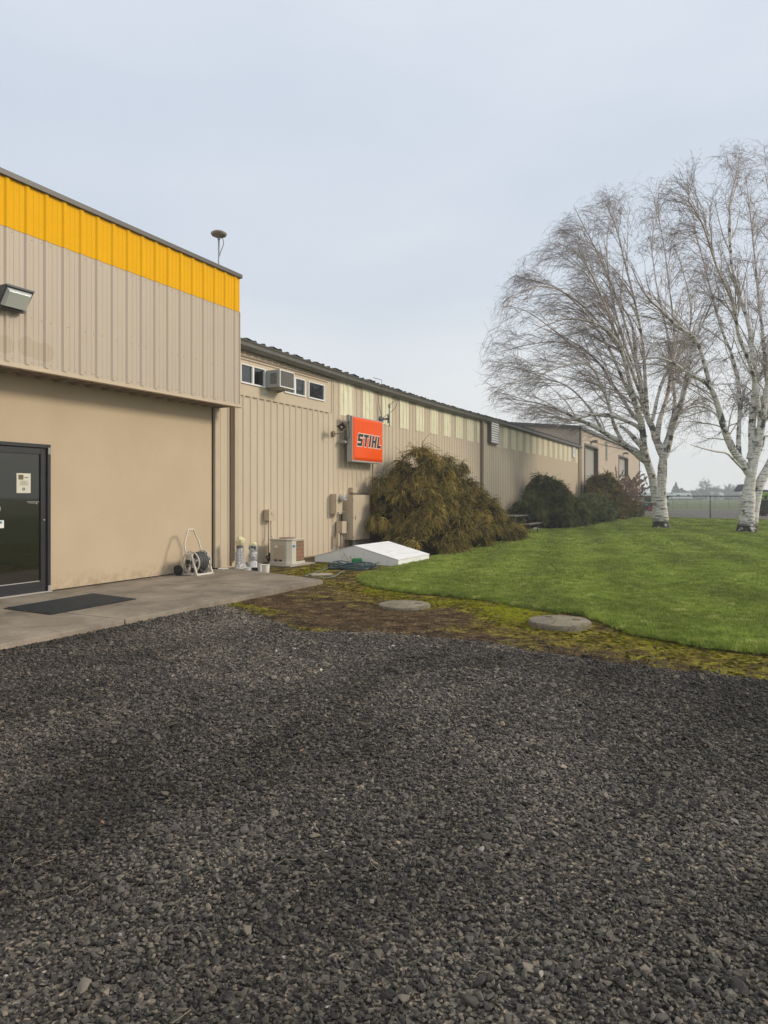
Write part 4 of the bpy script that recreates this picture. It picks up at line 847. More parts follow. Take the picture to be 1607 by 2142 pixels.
def mossf(x,y):
    d1=edge_dist(x,y,[gp(*q) for q in ((770,1236),(840,1250),(930,1262),(1010,1262),(1080,1285))]); d2=edge_dist(x,y,[gp(*q) for q in ((1060,1270),(1090,1305),(1230,1330),(1330,1345),(1450,1370),(1607,1388),(2000,1425))])
    d3=edge_dist(x,y,[gp(640,1186),gp(690,1190),gp(640,1205)]); d4=edge_dist(x,y,[gp(360,1280),gp(470,1268),gp(560,1285)]); d5=edge_dist(x,y,[gp(1470,1416),gp(1560,1425),gp(1700,1440)]); d6=edge_dist(x,y,[gp(590,1310),gp(640,1318)])
    v=.66*np.exp(-(d1/.7)**2)+.60*np.exp(-(d2/.50)**2)+.52*np.exp(-(d3/.9)**2)+.50*np.exp(-(d4/.22)**2)+.5*np.exp(-(d5/.12)**2)+.35*np.exp(-(d6/.3)**2)
    v=np.maximum(v,.36*np.exp(-(edge_dist(x,y,LL[:110])/1.4)**2))
    v=np.maximum(v,.44*np.exp(-(edge_dist(x,y,mossline)/1.0)**2)); return v+ .66*(vnoise(x+3,y+8,2.1,4)-.5)
dirt=GL+[(GL[-1][0]+1,GL[-1][1]+.2)]+[(LL[0][0]+1,LL[0][1]+.3)]+[(x,y+.3) if 0 else (x,y) for x,y in LL]
dirtpoly=[(SE-.4,GL[0][1])]+[(x,y-.10) for x,y in GL]+[(LL[0][0],LL[0][1]+.4)]+[(x,y) for x,y in LL[1:]]+[(-8.0,56),(XW-.02,56),(XW-.02,11.0),(SE-1.9,10.6),(SE-.4,10.2)]
do=patch('dirt_and_moss_bed',dirtpoly,.16,hdirt,m_dirt); kind(do,'structure','bare brown earth with yellow green moss between gravel and lawn')
V=np.array([v.co[:2] for v in do.data.vertices]); a=do.data.attributes.new('moss','FLOAT','POINT'); a.data.foreach_set('value',mossf(V[:,0],V[:,1]).astype(np.float32))
# lawn
t=NT('lawn_turf'); p=t.pos(); n=t.noise(p,40,4,.7); n2=t.noise(p,.7,4,.6); t.color(t.ramp(t.math('ADD',t.math('MULTIPLY',n,.55),t.math('MULTIPLY',n2,.45)),[(.32,(.035,.058,.010)),(.55,(.09,.135,.028)),(.75,(.15,.20,.05))])); t.set(.95,0,.1); t.bump(n,1.0,.03); m_turf=t.m
fe0,fe1=gp(1486,1087),gp(1700,1092)
fdir=Vector((fe1[0]-fe0[0],fe1[1]-fe0[1])).normalized()
def fpt(s): return (fe0[0]+fdir.x*s,fe0[1]+fdir.y*s)
lawnpoly=LL+[(LL[-1][0]+1,LL[-1][1]+2),(fpt(-2)[0],fpt(-2)[1]-.25)]+[(fpt(q)[0],fpt(q)[1]-.3) for q in (0,4,10,20,32)]+[(30,30),(24,12)]
lw=patch('lawn_ground',lawnpoly,.5,hlawn,m_turf,skirt=.07); kind(lw,'structure','turf under the mown lawn')
# concrete walk in bays, with open joints
t=NT('walk_concrete'); p=t.pos(); n=t.noise(p,1.3,5,.65,.3); n2=t.noise(p,70,3,.7); st=t.noise(t.mapv(p,(1,2.2,1),rot=(0,0,.6)),.9,4,.7,1.0)
c=t.ramp(t.math('ADD',t.math('MULTIPLY',n,.65),t.math('MULTIPLY',n2,.35)),[(.36,(.14,.116,.090)),(.5,(.25,.212,.165)),(.63,(.37,.315,.245))]); c=t.mix(t.ramp(st,[(.55,0),(.75,.5)]),c,(.11,.095,.08)); sp=t.ramp(t.voro(p,14,'F1','Distance'),[(.045,1),(.07,0)]); gate=t.ramp(t.noise(p,1.7,3),[(.5,0),(.6,1)]); c=t.mix(t.math('MULTIPLY',sp,gate),c,(.52,.48,.40))
t.color(c); t.set(.9,0,.2); t.bump(t.math('ADD',n2,t.math('MULTIPLY',n,.8)),.5,.006); m_walk=t.m
mb=MB(); g=.009
def bay(poly): mb.ext(poly,'z',-.03,ZS)
ys=[-8,-4.6,-1.6,2.2,5.98,8.98]
for a_,b_ in zip(ys[:-1],ys[1:]):
    e=[(XW+.01,a_+g),(SE,a_+g)]; k=[(SE+.012*math.sin(y*5),y) for y in np.linspace(a_+g,b_-g,9)]
    bay([(XW+.012,a_+g)]+k+[(XW+.012,b_-g)])
bay([(XW+.012,8.98+g),(SE,8.98+g),(SE,10.40),(-6.7,10.50),(-8.06,10.90),(-9.2,11.28),(XW+.07,11.30),(XW+.07,11.17),(XW+.12,11.11),(XW+.12,10.96),(XW+.012,10.93)])
kind(mb.build('concrete_walk',m_walk,bevel=.008),'structure','stained concrete walk in bays along the stucco wall')
# ------------------------------------------------------------------ loose stones
def visible(x,y,z=0,mx=140,my=260,tmin=1.55):
    px,py,d=proj(np.stack([x,y,np.full_like(x,z)],-1)); return (d>tmin)&(px>-mx)&(px<1607+mx)&(py<2142+my)
glx=np.array([p[0] for p in GL]); gly=np.array([p[1] for p in GL])
def gravel_side(x,y,m=0.0): return (y<np.interp(x,glx,gly)+m)&(x>SE+.0)
rocks=[proto('rock_%d'%i,rock_mb(random.uniform(.45,.75),random.choice((10,12,14))),m_stone) for i in range(10)]
PP=[];SS=[]
for t0,t1,dens,s0 in ((1.6,3.0,8200,.0180),(3.0,4.4,6400,.0195),(4.4,6.2,5000,.0210),(6.2,8.6,3900,.0225),(8.6,12.5,2600,.025)):
    area=1.45*(t1*t1-t0*t0)/2*1.0; N=int(area*dens)
    d=np.sqrt(RNG.uniform(t0*t0,t1*t1,N)); k=RNG.uniform(-.725,.725,N); x=d*(k*CA-SA); y=d*(k*SA+CA)
    ok=visible(x,y); 
    edge=(vnoise(x,y,3.0,3)-.5)*.5
    fade=np.exp(-np.clip(y-np.interp(x,glx,gly)-edge*.8,0,9)/.12)*.85; ok&=(RNG.random(N)<fade); ok&=(x>SE+.02)
    x=x[ok];y=y[ok]; PP.append(np.stack([x,y,np.where(gravel_side(x,y),hgrav(x,y),np.maximum(hgrav(x,y),hdirt(x,y)-.002))+RNG.uniform(-.003,.006,x.size)],-1)); SS.append(s0*np.exp(RNG.normal(0,.36,x.size)))
P_=np.concatenate(PP); s=np.concatenate(SS); N=len(P_); P_[:,2]+=s*.16
clump=vnoise(P_[:,0],P_[:,1],6,2); s*=.8+.45*clump
big=RNG.random(N)<.012; s[big]*=1.5
tint=np.clip(RNG.beta(2.1,2.5,N)+.0,0,.93); w=RNG.random(N); tint[w<.018]=RNG.uniform(.9,.97,(w<.018).sum()); tint[w<.0022]=RNG.uniform(.975,1,(w<.0022).sum())
rot=np.stack([RNG.normal(0,.35,N),RNG.normal(0,.35,N),RNG.uniform(0,6.28,N)],-1); scl=np.stack([s*RNG.uniform(.85,1.3,N),s*RNG.uniform(.8,1.1,N),s*RNG.uniform(.8,1.1,N)],-1)
print('stones',N)
kind(scatter('gravel_stones',P_,rot,scl,tint,RNG.integers(0,10,N),rocks),'stuff','loose dark crushed gravel with a few tan stones')
# crumbs of earth and pebbles in the dirt bed
N=26000; x=RNG.uniform(-7.6,6,N); y=RNG.uniform(3,12,N); ok=inpoly(x,y,dirtpoly)&visible(x,y,0,100,100)&~inpoly(x,y,lawnpoly); x=x[ok];y=y[ok];N=x.size
s=.010*np.exp(RNG.normal(0,.5,N)); tint=np.clip(RNG.beta(2,3,N),0,1)
t=NT('earth_crumb'); tn=t.attr('tint','INSTANCER'); t.color(t.ramp(tn,[(0,(.03,.017,.009)),(.55,(.12,.07,.037)),(.85,(.23,.16,.10)),(1,(.5,.45,.36))])); t.set(.95,0,.1)
crumbs=[proto('crumb_%d'%i,rock_mb(.7,10),t.m) for i in range(4)]
rot=RNG.uniform(0,6.28,(N,3)); kind(scatter('earth_crumbs',np.stack([x,y,hdirt(x,y)+s*.2],-1),rot,np.stack([s,s,s],-1)*1.2,tint,RNG.integers(0,4,N),crumbs),'stuff','crumbs of brown earth and small pebbles')
# white chips
mb=MB(); rr=random.Random(9)
for cx_,cy_,n,sp in ((872,1326,16,14),(560,1235,6,40),(1150,1358,3,12),(640,1226,20,60)):
    for _ in range(n):
        g=gp(cx_+rr.gauss(0,sp),cy_+rr.gauss(0,sp*.12),.03); q=rock_mb(.5,8); s=rr.uniform(.010,.026); z=float(hdirt(np.array([g[0]]),np.array([g[1]]))[0])
        if g[0]<SE and g[1]<10.6: z=ZS
        mb.add([(g[0]+v[0]*s,g[1]+v[1]*s,z+s*.3+v[2]*s) for v in q.v],q.f)
kind(mb.build('white_chips',M('pale_chip',(.6,.56,.48),.8,.2)),'stuff','scattered pale chips on the earth and walk')
# fallen leaves and dry stalks on the gravel
th_m=M('dry_stalk',(.30,.25,.17),.8,.3)
mb=MB(); 
for i in range(70):
    k=rr.uniform(-.55,.55); d=rr.uniform(2.0,7.5); r_=(k*CA-SA,k*SA+CA); x_,y_=r_[0]*d,r_[1]*d
    if x_<SE+.2: continue
    a=rr.uniform(0,6.28); L=rr.uniform(.03,.11); mb.tube([(x_,y_,.026),(x_+L*.5*math.cos(a),y_+L*.5*math.sin(a),.034),(x_+L*math.cos(a+.3),y_+L*math.sin(a+.3),.026)],.0011,4)
for i in range(90):
    tx,ty=rr.choice((gp(1380,1108),gp(1563,1118))); x_,y_=tx+rr.gauss(0,1.2),ty+rr.gauss(0,1.2); a=rr.uniform(0,6.28); L=rr.uniform(.08,.3); zz=.10; mb.tube([(x_,y_,zz),(x_+L*.5*math.cos(a),y_+L*.5*math.sin(a),zz+.01),(x_+L*math.cos(a+.3),y_+L*math.sin(a+.3),zz)],.004,4)
kind(mb.build('dry_stalks',th_m),'stuff','thin dry stalks and fallen twigs lying about')
mb=MB()
for (px_,py_) in ((1475,1560),(632,1570),(215,1722),(650,1405)):
    g=gp(px_,py_,.03); a=rr.uniform(0,6.28); L=rr.uniform(.018,.028); c_,s_=math.cos(a),math.sin(a)
    z=.03 if g[0]>SE else ZS+.006
    pts=[(-1,0,.004),(-.35,.35,.008),(.3,.4,.002),(1,0,.010),(.3,-.4,.006),(-.3,-.35,.001)]
    mb.add([(g[0]+(u*c_-v*s_)*L,g[1]+(u*s_+v*c_)*L,z+w_) for u,v,w_ in pts],[(0,1,5),(1,2,4,5),(2,3,4)])
kind(mb.build('fallen_leaves',M('brown_leaf',(.26,.13,.075),.8,.25)),'stuff','a few fallen brown leaves')
# moss cushions
t=NT('moss_tuft'); tn=t.attr('tint','INSTANCER'); t.color(t.ramp(tn,[(0,(.075,.065,.008)),(.5,(.19,.185,.012)),(1,(.40,.43,.02))])); t.set(.9,0,.1)
def tuft(n,h,w):
    mb=MB()
    for _ in range(n):
        r=math.sqrt(random.random())*.5; a=random.uniform(0,6.28); x_,y_=r*math.cos(a),r*math.sin(a); b=random.uniform(0,3.14); hh=h*(1-r*r*2.6)*random.uniform(.7,1.2); dx,dy=math.cos(b)*w,math.sin(b)*w; lx,ly=random.uniform(-.15,.15),random.uniform(-.15,.15)
        mb.add([(x_-dx,y_-dy,-.05),(x_+dx,y_+dy,-.05),(x_+lx,y_+ly,max(hh,.05))],[(0,1,2)])
    return mb
mt_=[proto('moss_%d'%i,tuft(60,.45,.055),t.m) for i in range(4)]
N=60000; x=RNG.uniform(-8.8,7,N); y=RNG.uniform(3,15,N); m=mossf(x,y); ok=inpoly(x,y,dirtpoly)&visible(x,y,0,120,100)&~inpoly(x,y,lawnpoly)&(m+RNG.normal(0,.12,N)>.54); ok&=~((y<10.9)&(x<SE)); x=x[ok];y=y[ok];m=m[ok];N=x.size; print('moss',N)
s=RNG.uniform(.028,.065,N)
z=hdirt(x,y); kind(scatter('moss_cushions',np.stack([x,y,z],-1),np.stack([RNG.normal(0,.1,N),RNG.normal(0,.1,N),RNG.uniform(0,6.28,N)],-1),np.stack([s,s,s*.7],-1),np.clip((m-.5)*1.6+RNG.normal(.22,.2,N),0,1),RNG.integers(0,4,N),mt_),'stuff','cushions of bright yellow green moss')
# grass
t=NT('grass_blade'); p=t.pos(); tn=t.attr('tint','INSTANCER'); s_=t.sep(t.obj())[2]
c=t.ramp(tn,[(0,(.160,.210,.030)),(.5,(.280,.360,.056)),(.85,(.42,.475,.10)),(1,(.58,.56,.21))]); n=t.noise(p,.45,4,.6); pr_=t.sep(t.mapv(p,(1,1,1),rot=(0,0,-.22)))[0]
st=t.math('SINE',t.math('MULTIPLY',pr_,4.2)); c=t.mix(1.0,c,t.ramp(t.math('ADD',n,t.math('MULTIPLY',st,.09)),[(.36,.80),(.62,1.18)]),'MULTIPLY'); c=t.mix(t.ramp(t.noise(p,1.3,3,.6),[(.66,0),(.76,.45)]),c,(.20,.20,.075))
t.color(c); t.set(.6,0,.25); t.b.inputs['Subsurface Weight'].default_value=0.0
def gclump(n,R0,h):
    mb=MB()
    for _ in range(n):
        r=math.sqrt(random.random())*R0; a=random.uniform(0,6.28); x_,y_=r*math.cos(a),r*math.sin(a); b=random.uniform(0,6.28); w=.0022; dx,dy=math.cos(b)*w,math.sin(b)*w
        hh=h*random.uniform(.6,1.15); l=random.uniform(.1,.7)*hh; a2=random.uniform(0,6.28); lx,ly=l*math.cos(a2),l*math.sin(a2)
        mb.add([(x_-dx,y_-dy,-.005),(x_+dx,y_+dy,-.005),(x_+dx*.8+lx*.4,y_+dy*.8+ly*.4,hh*.6),(x_-dx*.8+lx*.4,y_-dy*.8+ly*.4,hh*.6),(x_+lx,y_+ly,hh)],[(0,1,2,3),(3,2,4)])
    return mb
gcl=[proto('blades_%d'%i,gclump(110,.075,.042),t.m) for i in range(6)]
PP=[];SS=[]
for t0,t1,dens,sc in ((6.0,12,150,1.0),(12,20,75,1.45),(20,33,30,2.2),(33,54,13,3.2)):
    N=int(1.45*(t1*t1-t0*t0)/2*dens); d=np.sqrt(RNG.uniform(t0*t0,t1*t1,N)); k=RNG.uniform(-.15,.70,N); x=d*(k*CA-SA); y=d*(k*SA+CA)
    ok=inpoly(x,y,lawnpoly); x=x[ok];y=y[ok]; PP.append(np.stack([x,y,hlawn(x,y)-.004],-1)); SS.append(np.full(x.size,sc))
# overhanging fringe along the cut edge
fl=densify(LL[:len(LL)-40],.03,.025); x=np.array([q[0] for q in fl]); y=np.array([q[1] for q in fl]); PP.append(np.stack([x,y,hlawn(x,y)-.02],-1)); SS.append(np.full(x.size,.95))
P_=np.concatenate(PP); sc=np.concatenate(SS); N=len(P_); print('grass',N)
rot=np.stack([RNG.normal(0,.1,N),RNG.normal(0,.1,N),RNG.uniform(0,6.28,N)],-1); hz=np.where(sc>1.3,sc**.35,sc)*RNG.uniform(.8,1.25,N)
kind(scatter('mown_grass',P_,rot,np.stack([sc,sc,hz],-1),np.clip(RNG.normal(.45,.25,N),0,1),RNG.integers(0,6,N),gcl),'stuff','short mown grass of the lawn')
# ------------------------------------------------------------------ PLANTS
def tubes(P,Rd,n=3):
    """P (N,K,3) Rd (N,K) -> verts, quads"""
    P=np.asarray(P,float); N,K,_=P.shape; T=np.gradient(P,axis=1); T/=np.linalg.norm(T,axis=2,keepdims=True)+1e-9
    ref=RNG.normal(size=(N,1,3)); ref=np.repeat(ref,K,1); U=np.cross(T,ref); U/=np.linalg.norm(U,axis=2,keepdims=True)+1e-9; W=np.cross(T,U)
    a=np.arange(n)*2*np.pi/n
    V=P[:,:,None,:]+Rd[:,:,None,None]*(U[:,:,None,:]*np.cos(a)[None,None,:,None]+W[:,:,None,:]*np.sin(a)[None,None,:,None])
    i=np.arange(K-1)[:,None]*n; j=np.arange(n)[None,:]; q=np.stack([i+j,i+(j+1)%n,i+n+(j+1)%n,i+n+j],-1).reshape(-1,4)
    F=(q[None]+(np.arange(N)*K*n)[:,None,None]).reshape(-1,4); return V.reshape(-1,3),F
def bark(name,base,dark,brown):
    t=NT(name); p=t.pos(); hz=t.attr('thick'); n=t.noise(t.mapv(p,(1.5,1.5,11)),1.6,5,.7,.3); n2=t.noise(p,2.6,4,.7); n3=t.noise(t.mapv(p,(6,6,40)),1.2,4,.7)
    c=t.mix(t.ramp(n3,[(.50,0),(.62,.5)]),base,(.36,.33,.30)); c=t.mix(t.ramp(n,[(.53,0),(.59,.85)]),c,(.10,.088,.075)); hi=t.ramp(t.sep(p)[2],[(.30,.0),(.62,.055)]); c=t.mix(t.ramp(t.math('ADD',n2,t.math('MULTIPLY',t.math('SUBTRACT',t.math('MULTIPLY',t.sep(p)[2],.25,clamp=True),.5),.12)),[(.59,0),(.63,.92)]),c,dark)
    c=t.mix(t.ramp(t.noise(p,1.1,3),[(.5,0),(.7,.45)]),c,(.52,.42,.36))
    z=t.sep(p)[2]; foot=t.math('MULTIPLY',t.ramp(z,[(.34,1),(.60,0)]),t.ramp(t.noise(p,5,4,.7),[(.36,0),(.46,1)])); c=t.mix(foot,c,(.035,.035,.022))
    c=t.mix(t.ramp(hz,[(.02,1),(.055,0)]),c,brown)
    t.color(c); t.set(.75,0,.25); t.bump(t.math('ADD',n,t.math('MULTIPLY',n3,.6)),.6,.02); return t.m
m_birch=bark('birch_bark',(.80,.76,.69),(.040,.034,.028),(.46,.385,.32))
t=NT('birch_twig'); n=t.noise(t.pos(),1.5,3); t.color(t.ramp(n,[(.35,(.105,.058,.060)),(.65,(.185,.120,.105))])); t.set(.7,0,.25); m_twig=t.m
def spline(pts,n):
    P=np.asarray(pts,float); K=len(P); out=[]
    for u in np.linspace(0,K-1-1e-6,n):
        i=int(u); f=u-i; a=P[max(i-1,0)];b=P[i];c=P[min(i+1,K-1)];d=P[min(i+2,K-1)]
        out.append(.5*((2*b)+(c-a)*f+(2*a-5*b+4*c-d)*f*f+(3*b-a-3*c+d)*f**3))
    return np.array(out)
def unit(v): return v/(np.linalg.norm(v,axis=-1,keepdims=True)+1e-9)
def grow(p0,d0,L,K,rng,up=0.0,wob=.12,outw=None,outk=0.0):
    """grow many curved shoots at once: p0,d0 (N,3), L (N,)"""
    P=[p0]; d=unit(d0); st=(L/(K-1))[:,None]
    for i in range(K-1):
        d=d+rng.normal(0,wob,d.shape); d[:,2]+=up
        if outw is not None: d=d+outw*outk
        d=unit(d); P.append(P[-1]+d*st)
    return np.stack(P,1)
def emit(P,nper,f0,rng):
    """sample nper points on every path, in the part beyond f0: pos, tangent"""
    N,K,_=P.shape; u=rng.uniform(f0,.98,(N,nper))*(K-1); i=np.clip(u.astype(int),0,K-2); f=(u-i)[...,None]
    idx=np.arange(N)[:,None]; a=P[idx,i]; b=P[idx,i+1]; return (a*(1-f)+b*f).reshape(-1,3), unit(b-a).reshape(-1,3)
def birch(name,label,base,limbs,seed,env,scale=1.0,cx=0.0,group=None,dens=1.0,extra=14,right_only=False):
    rng=np.random.default_rng(seed); th=thing(name,label,'birch tree',(base[0],base[1],.06),group)
    V=[];F=[];TK=[];o=0; allL=[]
    for pts,rad,K in limbs:
        P=spline(pts,K)[None]; r=np.interp(np.linspace(0,1,K),np.linspace(0,1,len(rad)),rad)[None]; 
        r=r*(1+.05*rng.normal(size=r.shape)); v,f=tubes(P,r,12); V.append(v);F.append(f+o);o+=len(v);TK.append(np.repeat(r[0],12)); allL.append((P[0],r[0]))
    npmesh('trunk',np.concatenate(V),np.concatenate(F),m_birch,th,True,{'thick':np.concatenate(TK)})
    C=np.array([base[0],base[1],5.5])
    # second order limbs
    p0=[];d0=[];L=[];r0=[]
    for P,r in allL:
        K=len(P)
        seg=np.linalg.norm(np.diff(P,axis=0),axis=1).sum()
        n=max(2,int(seg*2.5*dens))
        for q in range(n):
            u=rng.uniform(.22,.99)*(K-1); i=min(int(u),K-2); pt=P[i]+(P[i+1]-P[i])*(u-i)
            if pt[2]<3.4: continue
            T=unit(P[i+1]-P[i]); ow=unit(pt-C); dd=unit(T*.75+ow*.45+rng.normal(0,.42,3)); 
            p0.append(pt);d0.append(dd);L.append(rng.uniform(1.5,3.6)*(1.2-.55*u/K)*scale);r0.append(min(.030,r[i]*.42+.005))
        # leader continues at the tip
        for q in range(1):
            p0.append(P[-1]);d0.append(unit(unit(P[-1]-P[-3])+rng.normal(0,.25,3)));L.append(rng.uniform(1.5,2.6)*scale);r0.append(r[-1]*.9)
    p0=np.array(p0);d0=np.array(d0);L=np.array(L);r0=np.array(r0); ow=unit((p0-C)*np.array([1,1,.2]))
    B=grow(p0,d0,L,8,rng,up=-.01,wob=.09,outw=ow,outk=.07); rb=r0[:,None]*np.linspace(1,.28,8)[None]
    # third order
    p1,t1=emit(B,int(6*dens),.08,rng); ow=unit((p1-C)*np.array([1,1,.15])); d1=unit(t1*.8+ow*.35+rng.normal(0,.42,p1.shape)+np.array([0,0,.12])); L1=rng.uniform(.7,1.7,len(p1))*scale
    B2=grow(p1,d1,L1,7,rng,up=-.06,wob=.15,outw=ow,outk=.07); rb2=.0085*np.linspace(1,.42,7)[None]*np.ones((len(p1),1))
    # twigs
    p2,t2=emit(B2,int(7*dens),.04,rng); ow=unit((p2-C)*np.array([1,1,.1])); d2=unit(t2*.7+ow*.3+rng.normal(0,.45,p2.shape)); L2=rng.uniform(.3,.85,len(p2))*scale
    B3=grow(p2,d2,L2,5,rng,up=-.12,wob=.17,outw=ow,outk=.05)
    def keep(B,m):
        px,py,_=proj(B[:,-1]); px=px+rng.normal(0,9,px.shape); py=py+rng.normal(0,9,py.shape); return inpoly(px,py,env) if m else np.ones(len(B),bool)
    k1=keep(B,True); B=B[k1];rb=rb[k1]; k2=keep(B2,True)&keep(B2[:,:4],True); B2=B2[k2]; rb2=rb2[k2]; B3=B3[keep(B3,True)]
    v1,f1=tubes(B,rb,6); v2,f2=tubes(B2,rb2,4)
    npmesh('branches',np.concatenate([v1,v2]),np.concatenate([f1,f2+len(v1)]),m_birch,th,True,{'thick':np.concatenate([np.repeat(rb.ravel(),6),np.repeat(rb2.ravel()*.5,4)])})
    v3,f3=tubes(B3,np.linspace(.0050,.0028,5)[None]*np.ones((len(B3),1)),3)
    # catkins and buds hanging at the twig ends
    e=B3[rng.random(len(B3))<.22][:,-1]; K=len(e); cp=np.stack([e,e+np.array([0,0,-.022]),e+np.array([0,0,-.05])],1)+0; v4,f4=tubes(cp,np.array([.004,.010,.003])[None]*np.ones((K,1)),3)
    npmesh('twigs',np.concatenate([v3,v4]),np.concatenate([f3,f4+len(v3)]),m_twig,th,False); print(name,len(B),len(B2),len(B3)); return th
def LB(spec,t0,dt,rad,K=14,seed=0):
    """limb given by photo pixels; depth runs from t0 to t0+dt along it"""
    n=len(spec); return ([at(px,py,t0+dt*(i/(n-1))**1.4) for i,(px,py) in enumerate(spec)],rad,K)
T1=33.6; m=T1/CF
t1l=[
 LB([(1383,1112),(1382,1085),(1382,1040),(1385,1000),(1387,965),(1390,948)],T1,0,[.56,.36,.32,.23,.215,.21,.21],16),
 LB([(1372,1050),(1370,1034),(1366,1003),(1359,980),(1352,960),(1347,940)],T1,-.4,[.20,.19,.19,.185,.185,.17],12),
 LB([(1388,955),(1398,925),(1404,900),(1412,872),(1424,845),(1432,812),(1438,780),(1443,740),(1459,700),(1482,650),(1500,600)],T1,-2.5,[.24,.19,.16,.13,.11,.09,.07,.04,.02],22),
 LB([(1388,952),(1380,935),(1372,918),(1365,895),(1356,876),(1348,850),(1343,818),(1338,790),(1330,750),(1325,692),(1314,660),(1290,625),(1262,585)],T1,1.5,[.22,.18,.15,.13,.11,.09,.06,.04,.02],24),
 LB([(1375,920),(1378,890),(1385,862),(1396,830),(1402,790),(1402,740),(1395,690),(1380,630),(1368,560),(1360,490)],T1,3.5,[.14,.12,.10,.09,.07,.05,.03,.015],20),
 LB([(1352,962),(1340,955),(1328,944),(1314,936),(1295,922),(1274,911),(1245,893),(1220,882),(1190,868),(1150,850),(1100,838)],T1,-1.5,[.22,.20,.17,.15,.13,.11,.08,.06,.04,.02],24),
 LB([(1350,955),(1346,930),(1345,905),(1340,878),(1330,848),(1318,800),(1304,745),(1292,716),(1270,690),(1235,672),(1180,668),(1120,690)],T1,-3.0,[.20,.17,.15,.13,.11,.09,.07,.05,.03,.015],24),
 LB([(1350,915),(1335,893),(1308,880),(1274,868),(1235,868),(1196,878),(1160,868),(1120,850)],T1,-2.5,[.12,.10,.09,.08,.065,.045,.03,.015],20),
 LB([(1345,885),(1325,870),(1300,830),(1278,800),(1262,770),(1225,735),(1170,715),(1110,720),(1050,735)],T1,2.5,[.10,.09,.08,.07,.05,.035,.025,.012],20),
 LB([(1338,860),(1310,810),(1280,740),(1250,690),(1215,645),(1160,600),(1100,585)],T1,4.0,[.09,.08,.07,.05,.035,.025,.012],18),
 LB([(1345,840),(1320,770),(1290,700),(1262,630),(1230,560),(1190,510)],T1,-4.5,[.09,.08,.06,.045,.03,.015],18),
 LB([(1355,870),(1350,800),(1345,720),(1330,640),(1310,560),(1290,480),(1270,430)],T1,-2.0,[.10,.09,.07,.055,.04,.025,.012],20),
 LB([(1365,880),(1385,800),(1420,740),(1445,680),(1440,610),(1420,540)],T1,4.5,[.09,.08,.06,.045,.03,.015],18),
 LB([(1405,895),(1412,840),(1408,780),(1412,700),(1400,600),(1390,520),(1375,440)],T1,1.0,[.10,.085,.07,.05,.035,.025,.012],20),
 LB([(1402,905),(1418,870),(1440,850),(1470,845),(1500,860)],T1,3.0,[.07,.06,.045,.03,.015],14),
 LB([(1300,920),(1285,890),(1275,850),(1255,800),(1240,770),(1200,760),(1140,780),(1080,800)],T1,-4.0,[.09,.08,.06,.045,.03,.02,.012],18),
 LB([(1325,770),(1290,680),(1245,600),(1195,540),(1140,525)],T1,2.0,[.05,.04,.03,.02,.01],16),
 LB([(1340,800),(1300,650),(1255,540),(1220,470),(1200,430)],T1,-1.0,[.06,.045,.03,.02,.01],16),
 LB([(1290,720),(1220,640),(1150,600),(1090,610),(1050,650)],T1,-5.0,[.05,.04,.03,.02,.01],16),
 LB([(1320,760),(1280,620),(1270,500),(1290,420)],T1,5.0,[.06,.045,.025,.01],16),
 LB([(1240,760),(1170,700),(1100,650),(1050,640)],T1,1.5,[.04,.03,.02,.01],14),
 LB([(1260,900),(1230,850),(1190,810),(1140,790),(1080,770)],T1,3.0,[.06,.05,.035,.025,.012],16),
]
env1=[(1005,800),(1008,740),(1035,690),(1045,620),(1080,560),(1130,520),(1170,465),(1215,430),(1265,395),(1330,375),(1400,360),(1470,420),(1520,520),(1530,650),(1510,800),(1480,900),(1440,935),(1410,925),(1330,965),(1290,935),(1200,920),(1150,890),(1090,885),(1030,860)]
b1=gp(1380,1108,.06); birch('birch_tree','bare multi stemmed white birch nearer the tan building, limbs spreading left over its roof',b1,t1l,21,env1,1.0,group='bare white birches on the lawn')
T2=29.6
